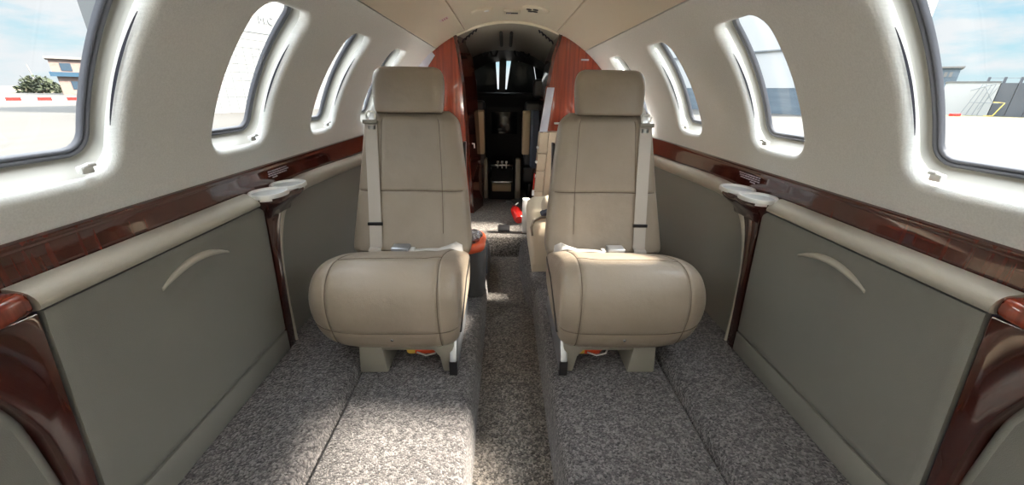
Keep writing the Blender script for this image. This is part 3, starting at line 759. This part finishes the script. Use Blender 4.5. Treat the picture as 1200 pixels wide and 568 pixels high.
# padded cream trim along the ceiling's forward edge
g = G(); tA, tB = math.acos(.306 / R), pi - math.acos(.345 / R)
g.tube([(.800 * cos(tA + (tB - tA) * k / 40), 2.752, ZC + .800 * sin(tA + (tB - tA) * k / 40)) for k in range(41)], .010, 10); struct('trim_3', g, M['ceil'], 60)
# overhead liner with vent louvres
g = G(); rows = []
for k in range(9):
    u = k / 8; y = 2.755 + .98 * u; w = .40 - .06 * u; zt = 1.242 - .085 * u
    rows.append([(-.02 + w * (-1 + 2 * j / 16), y, zt - .10 * (abs(-1 + 2 * j / 16)) ** 2.2 - .02 * sin(pi * u)) for j in range(17)])
g.grid(rows); ol = build('overhead_liner', g, mat('liner_grey', (.36, .33, .28), .6), smooth=60); tag(ol, 'grey cockpit overhead liner with louvred vents above the windshield', 'liner')
for sd in (-1, 1):
    for k in range(5):
        g = G(); c = -.02 + sd * (.20 + .022 * k); zz = 1.214 - .016 * k
        g.tube([(c - sd * .012, 2.83, zz + .012), (c, 2.80, zz + .001), (c + sd * .006, 2.79, zz - .018)], .0045, 6); build('vent_louvre', g, M['slot'], ol, 60)
    g = G(); g.tube([(-.03 + sd * .035, 2.9, 1.205), (-.03 + sd * .035, 3.3, 1.170)], .012, 8); build('liner_rib', g, M['darkgrey'], ol, 60)
    for k in range(2):
        g = G(); c = -.03 + sd * (.10 + .07 * k); g.tube([(c - .03, 3.55, 1.155), (c - .015, 3.54, 1.115), (c + .015, 3.54, 1.115), (c + .03, 3.55, 1.155)], .010, 8); build('visor_bracket', g, M['black'], ol, 60)
# instrument panel, pedestal
t = empty('instrument_panel', (-.04, 3.5, 0), 'black cockpit instrument panel below the covered windshield', 'instrument panel')
g = G(); g.prism([(3.45, .0), (3.45, .72), (3.38, .80), (3.40, .825), (3.60, .835), (3.82, .832), (3.82, 0)], 0, -.60, .55, .01); build('panel_body', g, M['dark'], t, 30)
for k in range(3):
    g = G(); c = -.34 + .3 * k; g.box((c - .11, 3.44, .50), (c + .11, 3.452, .68), .004); build('display', g, M['screen'], t)
t = empty('throttle_pedestal', (-.06, 3.25, 0), 'dark centre pedestal with a silver framed control panel between the crew seats', 'pedestal')
g = G(); g.prism([(3.12, .0), (3.12, .12), (3.22, .26), (3.44, .30), (3.44, .0)], 0, -.16, .045, .008); build('pedestal_body', g, M['dark'], t, 30)
g = G()
for a, b in (((-.150, 3.115, .14), (.036, 3.13, .0 + .155)), ((-.150, 3.205, .262), (.036, 3.22, .277)), ): g.box(a, b, .003)
g.tube([(-.147, 3.12, .148), (-.147, 3.21, .27)], .006, 8); g.tube([(.033, 3.12, .148), (.033, 3.21, .27)], .006, 8); build('control_frame', g, M['chrome'], t)
g = G(); g.prism([(3.10, .075), (3.10, .13), (3.12, .14), (3.13, .07)], 0, -.135, .02, .004); build('lower_panel', g, M['tan'], t)
for k in range(3):
    g = G(); c = -.09 + .035 * k; g.tube([(c, 3.19, .25), (c, 3.17, .30)], .005, 8); g.box((c - .010, 3.16, .295), (c + .010, 3.18, .312), .004); build('throttle_lever', g, M['satin'], t)
for sd in (-1, 1):
    cx = -.34 if sd < 0 else .27
    t = empty('crew_seat', (cx, 3.05, 0), '%s crew seat in the dark cockpit with beige side edge' % word(sd), 'seat')
    xi = cx + .12 * -sd
    g = G(); g.box((cx - .16, 2.98, .30), (cx + .16, 3.06, .78), .03, 4); build('backrest', g, M['black'], t, 60)
    g = G(); g.prism([(2.93, .40), (2.935, .70), (2.965, .715), (3.02, .71), (3.02, .40)], 0, -.255 if sd < 0 else .095, -.185 if sd < 0 else .150, .008); build('side_edge', g, M['tan'], t, 40, label='beige padded edge')
    g = G(); g.prism([(2.97, .05), (2.94, .12), (2.95, .24), (2.99, .36), (3.05, .36), (3.06, .05)], 0, -.195 if sd < 0 else .05, -.165 if sd < 0 else .09, .008); build('seat_shell', g, mat('crew_shell%d' % sd, (.20, .17, .13), .5), t, 40)
    g = G(); g.box((cx - .17, 3.0, .16), (cx + .17, 3.4, .30), .03, 4); build('cushion', g, M['black'], t, 60)
    g = G(); g.box((cx - .10, 2.99, .80), (cx + .10, 3.05, .93), .03, 4); build('headrest', g, M['black'], t, 60)
    g = G(); g.box((cx - .12, 3.05, .0), (cx + .12, 3.3, .16), .01); build('pedestal', g, M['black'], t, 60)
o = build('hanging_jacket', G().loft([[(.165 + .012 * sin(k * 2.1) * (1 if q < 4 else .4) + (0 if q < 4 else .04), 2.82 + .02 * k, (.32, .46, .6, .72, .72, .6, .46, .32)[q]) for q in range(8)] for k in range(8)]), M['navy'], smooth=60); tag(o, 'dark navy cloth hanging inside the right side of the cockpit doorway', 'cloth')

# ------------------------------------------------------------------ ceiling fittings
def on_ceiling(x, y, d=0.0):
    th = math.acos(abs(x) / (R)) if x else pi / 2
    return Vector((x, y, ZC + (.805 - d) * sin(th)))
def oval(cx, cy, hx, hy, dz, prof, rot=0, n=40):
    rows = []
    for f, z in prof:
        row = []
        for k in range(n):
            a = 2 * pi * k / n; u, v = hx * f * cos(a), hy * f * sin(a); x = cx + u * cos(rot) - v * sin(rot); y = cy + u * sin(rot) + v * cos(rot)
            p = on_ceiling(x, y); row.append((p.x, p.y, p.z - z - dz))
        rows.append(row)
    return G().grid(rows, cv=True)
PRF = [(1, -.004), (1, .003), (.95, .008), (.80, .010), (.4, .010), (.01, .010)]
t = build('reading_light', oval(-.160, 2.32, .060, .045, 0, PRF, .5), M['ceil'], smooth=60); tag(t, 'cream oval reading light pod on the ceiling, left of the slot', 'ceiling light')
g = oval(-.135, 2.31, .014, .012, .010, [(1, 0), (.9, .004), (.01, .005)]); build('lens', g, M['bright'], t, 60)
t = build('air_gasper', oval(.122, 2.30, .072, .062, 0, PRF, -.6), M['ceil'], smooth=60); tag(t, 'cream oval ceiling pod with dark air outlets, right of the slot', 'air vent')
for x, y in ((.095, 2.335), (.118, 2.275), (.085, 2.29), (.118, 2.325)):
    g = oval(x, y, .015, .013, .010, [(1, -.002), (.9, .003), (.6, .003), (.01, .001)]); build('outlet', g, M['darkhole'], t, 60)
t = build('ceiling_switch_plate', G().box((-.045, 2.40, on_ceiling(0, 0).z - .006), (.045, 2.49, on_ceiling(0, 0).z + .006), .003), M['ceil'], smooth=30); tag(t, 'flat cream ceiling plate with a dark slot between the two oval pods', 'switch plate')
g = G(); g.box((-.033, 2.44, on_ceiling(0, 0).z - .0075), (.033, 2.475, on_ceiling(0, 0).z - .004)); build('slot', g, M['darkhole'], t)
g = G()
for k in range(2): g.box((-.027 + .012 * k, 2.45, on_ceiling(0, 0).z - .010), (-.018 + .012 * k, 2.462, on_ceiling(0, 0).z - .007), .001)
build('indicator', g, M['placard'], t)
# small red printed notice on the left ceiling slope
def ceil_slope(s_, y, side=-1, d=.001):
    th = s_ / R; return cyl(y, th, side, .7995 - d)
t0 = math.acos(.343 / R) * R
g = G(); g.grid([[ceil_slope(t0 + a, 2.187 + b) for b in (-.032, .032)] for a in (-.024, .0, .024)]); t = build('ceiling_notice', g, M['pink'], smooth=60, origin=ceil_slope(t0, 2.187)); tag(t, 'small pale notice with red print on the left ceiling slope', 'notice')
g = G()
for r in range(3):
    for k in range(3):
        a = .012 - .011 * r; b = -.020 + .015 * k
        g.grid([[ceil_slope(t0 + a + da, 2.187 + b + db, d=.002) for db in (0, .011)] for da in (0, .006)])
build('print', g, M['redprint'], t)

# ------------------------------------------------------------------ outdoors
GZ = -1.1
g = G(); g.grid([[(x, y, GZ) for y in (-400, -40, 0, 40, 400)] for x in (-400, -40, 0, 40, 400)]); struct('ground', g, M['apron'])
def facing(o, az): o.rotation_euler = (0, 0, az)
# left: pink two-storey block, bush, kerb line
t = empty('airport_building', (-86, 82, GZ), 'pink two storey block with flat roof beyond the left front window', 'building')
def bbox(name, x0, x1, y0, y1, z0, z1, m, p, bev=0): 
    return build(name, G().box((x0, y0, z0), (x1, y1, z1), bev), m, p)
# local frame: wall runs along direction (.707,.707); camera looks along (-.72,.69)
dr = Vector((.70, .714, 0)); nr = Vector((.714, -.70, 0)); base = Vector((-86.2, 82.0, 0))
def ob(name, u0, u1, v0, v1, z0, z1, m, p, bd=None, dd=None, nn=None):
    b_, d_, n_ = bd or base, dd or dr, nn or nr
    vs = [b_ + d_ * u + n_ * v + Vector((0, 0, z)) for u in (u0, u1) for v in (v0, v1) for z in (z0, z1)]
    return build(name, G().add(vs, [(0, 1, 3, 2), (4, 6, 7, 5), (0, 4, 5, 1), (2, 3, 7, 6), (0, 2, 6, 4), (1, 5, 7, 3)]), m, p)
ob('wall', 0, 14, -6, 0, GZ, 2.4, M['brick'], t); ob('upper_storey', -.4, 14, -6, .3, 2.4, 5.3, M['brick'], t); ob('roof', -.8, 14.5, -7, .8, 5.3, 5.7, M['pale'], t)
for u in (.9, 3.8, 6.7, 9.6): ob('window', u, u + 1.5, .25, .36, 3.2, 4.6, M['glassdark'], t)
for u in (1.6, 5.2, 8.8): ob('window', u, u + 1.7, -.05, .06, -.1, 1.4, M['glassdark'], t)
ob('sign_band', -.8, 3.6, .3, .7, 2.2, 3.0, M['blue'], t)
def bush(cx, cy, s, lab, seed, name='bush'):
    rnd = random.Random(seed); t = empty(name, (cx, cy, GZ), lab, 'bush', None)
    g = G()
    for k in range(1500):
        u = rnd.uniform(-1, 1); v = rnd.uniform(0, 1); w = rnd.uniform(-1, 1)
        if u * u + w * w + (v * 1.0) ** 2 > 1.05: continue
        c = Vector((cx + u * s * 1.3, cy + w * s * 1.3, GZ + .1 + v * s * 1.3)); a = rnd.uniform(0, 6.28); l = rnd.uniform(.35, .8) * s * .5
        d = Vector((cos(a), sin(a), rnd.uniform(-.2, 1))).normalized() * l; sd = d.cross(Vector((rnd.random(), rnd.random(), rnd.random()))).normalized() * l * .35
        g.add([c, c + d * .5 + sd, c + d, c + d * .5 - sd], [(0, 1, 2, 3)])
    build('foliage', g, M['leaf'], t); g = G(); g.tube([(cx, cy, GZ), (cx, cy, GZ + s * .7)], .12 * s, 7); build('stem', g, M['bark'], t)
bush(-103.5, 94, 2.6, 'spiky dark green bush left of the pink building', 3)
bush(-97, 93, 1.3, 'small green shrub between the spiky bush and the pink building', 4)
for k, (u, h) in enumerate(((-108, 6.0), (-103, 5.4), (-98.5, 5.6))):
    o = build('flag_pole', G().tube([(u, 98 + k, GZ), (u - .8, 98 + k, GZ + h)], .10, 7), M['pale'], origin=(u, 98 + k, GZ)); tag(o, ('leaning pale pole farthest from the pink building', 'middle pale pole behind the spiky bush', 'pale pole nearest the pink building')[k], 'pole')
# dry strip and red-white kerb
g = G(); g.grid([[(x, y, GZ + .02) for x, y in ((-150, 66), (-40, 150))], [(x, y, GZ + .03) for x, y in ((-330, 160), (-160, 330))]]); struct('ground_verge', g, M['soil'])
g = G(); g.add([(-210, 150, GZ), (-120, 230, GZ), (-210, 150, GZ + 4.5), (-120, 230, GZ + 4.5)], [(0, 1, 3, 2)])
for k in range(40):
    a = Vector((-64 + .80 * k, 45.5 + .96 * k, GZ)); b = a + Vector((.78, .936, 0)); nn = Vector((.77, -.64, 0)) * .5
    m = M['red'] if k % 2 else M['bright']
    o = build('kerb_block', G().add([a, b, b + nn, a + nn, a + Vector((0, 0, .35)), b + Vector((0, 0, .35)), b + nn + Vector((0, 0, .35)), a + nn + Vector((0, 0, .35))], [(0, 1, 2, 3), (4, 5, 6, 7), (0, 1, 5, 4), (1, 2, 6, 5), (2, 3, 7, 6), (3, 0, 4, 7)]), m, origin=a)
    tag(o, '%s kerb block in the painted kerb outside the left front window' % ('red' if k % 2 else 'white'), 'kerb', '%s kerb blocks outside left' % ('red' if k % 2 else 'white'))
# left: big white hangar seen through the forward windows
t = empty('hangar', (-20, 36, GZ), 'large white hangar with grey lettering seen through the left forward windows', 'hangar')
hb = Vector((-22.6, 31.0, 0)); hd = Vector((.35, .937, 0)).normalized(); hn = Vector((.937, -.35, 0)).normalized()
ob('wall', -1.5, 46, -8, 0, GZ, 12, M['hangar'], t, hb, hd, hn)
for k in range(24): ob('seam', k * .72 - .9, k * .72 - .87, 0, .03, GZ, 3.9, M['hgrid'], t, hb, hd, hn)
for k in range(8): ob('seam', -1.3, 46, 0, .03, .1 + .62 * k, .14 + .62 * k, M['hgrid'], t, hb, hd, hn)
ob('door_header', -1.5, 46, 0, .05, 5.02, 5.10, M['hgrid'], t, hb, hd, hn)
for k in range(30): ob('seam', 16 + k * .9, 16.35 + k * .9, 0, .04, GZ, 7.5, M['bluegrey'], t, hb, hd, hn)
Mt = Matrix.Translation(hb + hd * 6.75 + hn * .05 + Vector((0, 0, 6.05))) @ Matrix((( hd.x, 0, hn.x, 0), (hd.y, 0, hn.y, 0), (0, 1, 0, 0), (0, 0, 0, 1)))
text('lettering', 'M.C', .85, M['hgrid'], Mt, t, .01)
# right: blue-grey shed, white leaning-looking tent wall, grey cladding row, scaffold, goal frame
b2 = Vector((54.9, 49.8, 0)); d2 = Vector((.70, -.714, 0)).normalized(); n2 = Vector((-.714, -.70, 0))
M['shed'] = mat('shed_white', (.42, .43, .44), .8)
t = empty('white_shed', (55, 49, GZ), 'plain white shed wall outside the right front window', 'building')
ob('wall', -.6, 3.68, -3.8, 0, GZ, 2.6, M['shed'], t, b2, d2, n2); ob('roof', -.7, 3.72, -3.85, .1, 2.6, 2.75, M['hangar'], t, b2, d2, n2)
t = empty('blue_shed', (53, 54, GZ), 'blue grey building with small windows behind the white shed', 'building')
b3 = b2 - n2 * 8
ob('wall', -4.5, .4, -6, 0, GZ, 4.6, M['bluegrey'], t, b3, d2, n2); ob('roof', -5, .7, -6, .3, 4.6, 4.8, M['pale'], t, b3, d2, n2)
for k in range(3): ob('window', -1.5 + k * .5, -1.22 + k * .5, .0, .06, 3.5, 4.1, M['pale'], t, b3, d2, n2)
t = empty('grey_cladding_wall', (60, 44, GZ), 'row of dark grey clad panels with roof vents outside the right front window', 'wall')
for k in range(7):
    ob('panel', 3.75 + k * 1.3, 3.75 + k * 1.3 + 1.26, -4, -.05 + .05 * (k % 2), GZ, 2.55, M['greyblock'], t, b2, d2, n2)
    ob('roof_vent', 2.6 + k * 1.25, 2.8 + k * 1.25, -1, -.4, 2.75 if k < 1 else 2.55, 3.2, M['greyblock'], t, b2, d2, n2)
ob('ridge_pipe', 2.6, 12.8, -.8, -.7, 3.05, 3.12, M['scaff'], t, b2, d2, n2)
ob('wall_hatch', 6.0, 7.0, 0, .1, 1.0, 1.7, M['pale'], t, b2, d2, n2)
def wp(u, v, z): return b2 + d2 * u + n2 * v + Vector((0, 0, z))
t = empty('scaffold_tower', tuple(wp(4, .8, GZ)), 'thin steel scaffold tower leaning in front of the white shed', 'scaffold')
g = G()
for u0, u1 in ((1.4, 2.3), (1.9, 2.6), (2.4, 3.0), (2.8, 3.3)): g.tube([wp(u0, .9, GZ), wp(u1, .7, 2.4)], .04, 6)
g.tube([wp(1.5, .8, 1.7), wp(3.3, .7, 2.5)], .05, 6); g.tube([wp(1.8, .9, .4), wp(4.1, .8, .35)], .035, 6); g.tube([wp(2.7, .9, -.4), wp(3.6, .8, 2.2)], .03, 6); g.tube([wp(2.5, .9, 2.2), wp(3.6, .8, .4)], .03, 6)
build('poles', g, M['scaff'], t, 60)
t = build('barrier_frame', G().tube([wp(3.3, 1.6, GZ + .05), wp(4.0, 1.6, GZ + .1), wp(4.5, 1.4, .4), wp(3.6, 1.4, .45)], .06, 6), M['yellowpipe'], smooth=60, origin=tuple(wp(4.0, 1.6, GZ))); tag(t, 'yellow pipe frame in front of the grey clad wall', 'frame')
g = G(); g.grid([[wp(u, v, GZ + .02) for u in (-60, 80)] for v in (-12, 8.0)]); struct('ground_grass', g, M['grass'])
g = G(); g.box(tuple(wp(.3, 5.9, GZ)), tuple(Vector(wp(1.3, 5.4, GZ + .3))), .03); o = build('red_barrier', g, M['red'], origin=tuple(wp(2, 6.6, GZ))); tag(o, 'low red barrier on the grass outside the right front window', 'barrier')
# right: white hangar behind the forward windows
t = empty('hangar', (30, 47, GZ), 'white hangar with a grey blue lower band seen through the right forward windows', 'hangar')
b4 = Vector((33.2, 40.0, 0)); d4 = Vector((-.42, .9075, 0)).normalized(); n4 = Vector((-.9075, -.42, 0)).normalized()
ob('wall', -1.0, 60, -10, 0, 1.6, 13, M['shed'], t, b4, d4, n4); ob('lower_band', -1, 60, -10, -.02, GZ, 1.6, M['bluegrey'], t, b4, d4, n4); ob('fascia', -1.0, 60, 0, .2, 5.4, 5.55, M['hgrid'], t, b4, d4, n4)

# white wings either side, unseen, added to bounce sunlight onto the ceiling
M['wing'] = mat('wing_paint', (.82, .82, .81), .35)
for sd in (-1, 1):
    g = G(); secs = []
    for u in range(7):
        x = .95 + 1.1 * u; c = 1.0 - .09 * u; zc = -.80 + .03 * u; y0 = .75 - .02 * u
        secs.append([(sd * x, y0 - 2.6 * c * t_, zc + .16 * c * h_) for t_, h_ in ((0, 0), (.03, .35), (.15, .8), (.4, 1), (.7, .6), (1, 0), (.7, -.3), (.3, -.5), (.05, -.3))])
    g.loft(secs); struct('wing_left' if sd < 0 else 'wing_right', g, M['wing'], 40)

# ------------------------------------------------------------------ light
SUN_DIR = Vector((1.0, -.06, .95)).normalized()
w = bpy.data.worlds.new('sky'); scn.world = w; w.use_nodes = True; nt = w.node_tree; N = nt.nodes; L = nt.links
for n in list(N): N.remove(n)
out = N.new('ShaderNodeOutputWorld'); bg = N.new('ShaderNodeBackground'); L.new(bg.outputs[0], out.inputs[0])
tc = N.new('ShaderNodeTexCoord'); sep = N.new('ShaderNodeSeparateXYZ'); L.new(tc.outputs['Generated'], sep.inputs[0])
def ramp(inp, pts):
    r = N.new('ShaderNodeValToRGB'); L.new(inp, r.inputs[0]); e = r.color_ramp.elements
    while len(e) < len(pts): e.new(.5)
    for k, (p, c) in enumerate(pts): e[k].position = p; e[k].color = (*c, 1)
    return r.outputs[0]
blue = ramp(sep.outputs['Z'], [(0.0, (.80, .92, .95)), (.06, (.58, .87, .96)), (.16, (.42, .78, .97)), (.5, (.35, .65, .95))])
mp = N.new('ShaderNodeMapping'); mp.inputs['Scale'].default_value = (3.2, 3.2, 11); L.new(tc.outputs['Generated'], mp.inputs[0])
cn = N.new('ShaderNodeTexNoise'); cn.inputs['Scale'].default_value = 1.6; cn.inputs['Detail'].default_value = 7; cn.inputs['Roughness'].default_value = .55; L.new(mp.outputs[0], cn.inputs[0])
cm = N.new('ShaderNodeMapRange'); cm.inputs['From Min'].default_value = .44; cm.inputs['From Max'].default_value = .60; L.new(cn.outputs[0], cm.inputs[0])
mx = N.new('ShaderNodeMix'); mx.data_type = 'RGBA'; L.new(cm.outputs[0], mx.inputs['Factor']); L.new(blue, mx.inputs['A']); mx.inputs['B'].default_value = (.93, .96, .98, 1)
# hazy sky: brighter overhead and around the sun
el = N.new('ShaderNodeMapRange'); el.inputs['From Min'].default_value = .14; el.inputs['From Max'].default_value = .55; el.inputs['To Min'].default_value = .46; el.inputs['To Max'].default_value = 3.2; L.new(sep.outputs['Z'], el.inputs[0])
dt = N.new('ShaderNodeVectorMath'); dt.operation = 'DOT_PRODUCT'; dt.inputs[1].default_value = SUN_DIR; L.new(tc.outputs['Generated'], dt.inputs[0])
au = N.new('ShaderNodeMapRange'); au.inputs['From Min'].default_value = .93; au.inputs['From Max'].default_value = 1.0; au.inputs['To Max'].default_value = 6; L.new(dt.outputs['Value'], au.inputs[0])
sm = N.new('ShaderNodeMath'); sm.operation = 'ADD'; L.new(el.outputs[0], sm.inputs[0]); L.new(au.outputs[0], sm.inputs[1])
whit = N.new('ShaderNodeMix'); whit.data_type = 'RGBA'; whit.inputs['B'].default_value = (1, .98, .94, 1); L.new(mx.outputs['Result'], whit.inputs['A'])
wf = N.new('ShaderNodeMapRange'); wf.inputs['From Min'].default_value = .15; wf.inputs['From Max'].default_value = .45; wf.inputs['To Max'].default_value = .75; L.new(sep.outputs['Z'], wf.inputs[0]); L.new(wf.outputs[0], whit.inputs['Factor'])
L.new(whit.outputs['Result'], bg.inputs['Color']); L.new(sm.outputs[0], bg.inputs['Strength'])
ld = bpy.data.lights.new('sun', 'SUN'); ld.energy = 13.0; ld.angle = radians(7); ld.color = (1, .88, .72)
lo = bpy.data.objects.new('sun', ld); COL.objects.link(lo); lo.rotation_euler = (-SUN_DIR).to_track_quat('-Z', 'Y').to_euler(); lo.location = (20, 0, 20)
# portals guide daylight sampling through each cabin window
for sd in (-1, 1):
    for w0, w1 in WIN[sd]:
        a = bpy.data.lights.new('daylight_portal', 'AREA'); a.shape = 'RECTANGLE'; a.size = (w1 - w0) + .06; a.size_y = .42; a.cycles.is_portal = True
        o = bpy.data.objects.new('daylight_portal', a); COL.objects.link(o); tcn = (THB + THT) / 2
        nrm = Vector((-sd * cos(tcn), 0, -sin(tcn))); o.location = cyl((w0 + w1) / 2, tcn, sd, R + .09)
        zax = -nrm; yax = Vector((0, 0, 1)); yax = (yax - zax * yax.dot(zax)).normalized(); xax = yax.cross(zax)
        o.rotation_euler = Matrix((xax, yax, zax)).transposed().to_euler()
# unseen fill lamp added above and behind the camera to brighten the cabin
t = build('aft_fill_fixture', G().box((-.22, -.95, 1.222), (.22, -.35, 1.235), .004), mat('fill_lens', (.8, .78, .7), .4), smooth=30); tag(t, 'flat rectangular cream fill lamp added in the aft cabin', 'ceiling light')
a = bpy.data.lights.new('aft_fill_lamp', 'AREA'); a.shape = 'RECTANGLE'; a.size = .40; a.size_y = .55; a.energy = 1.5; a.color = (1, .93, .82)
o = bpy.data.objects.new('aft_fill_lamp', a); COL.objects.link(o); o.location = (0, -.65, 1.218)

# unseen fill strips added along both side walls to brighten the ceiling
for sd in (-1, 1):
    for ya, yb, where, pw_ in ((-1.15, -.15, 'in the aft cabin', 6.5), (2.20, 2.68, 'behind the seat', 2.6)):
        o = build('fill_strip', G().box((sd * .735, ya, .628), (sd * .785, yb, .640), .003), bpy.data.materials['fill_lens'], smooth=30); tag(o, 'slim added fill light strip above the %s wood rail %s' % (word(sd), where), 'light strip')
        a = bpy.data.lights.new('fill_strip_lamp', 'AREA'); a.shape = 'RECTANGLE'; a.size = .025; a.size_y = yb - ya; a.energy = pw_; a.color = (1, .96, .90)
        l = bpy.data.objects.new('fill_strip_lamp', a); COL.objects.link(l); l.location = (sd * .748, (ya + yb) / 2, .645); l.rotation_euler = (0, radians(180 + sd * (32 if ya < 0 else 52)), 0)

# ------------------------------------------------------------------ camera
cam = bpy.data.cameras.new('camera'); co = bpy.data.objects.new('camera', cam); COL.objects.link(co); scn.camera = co
p, y, r = radians(21.5), radians(1.35), radians(.9)
f = Vector((sin(y) * cos(p), cos(y) * cos(p), -sin(p))); rt = Vector((cos(y), -sin(y), 0)); up = rt.cross(f)
rt2 = rt * cos(r) + up * sin(r); up2 = rt2.cross(f)
m = Matrix((rt2, up2, -f)).transposed().to_4x4(); m.translation = Vector((-.038, 0, .845)); co.matrix_world = m
cam.sensor_fit = 'HORIZONTAL'; cam.sensor_width = 36; cam.lens = 36 * 450 / 1200; cam.clip_start = .02; cam.clip_end = 1500
scn.view_settings.view_transform = 'Standard'; scn.view_settings.look = 'None'; scn.view_settings.gamma = 1; scn.view_settings.use_curve_mapping = False
scn.view_settings.exposure = 1.12
scn.cycles.max_bounces = 14; scn.cycles.diffuse_bounces = 8; scn.cycles.transparent_max_bounces = 12; scn.cycles.caustics_reflective = False; scn.cycles.caustics_refractive = False
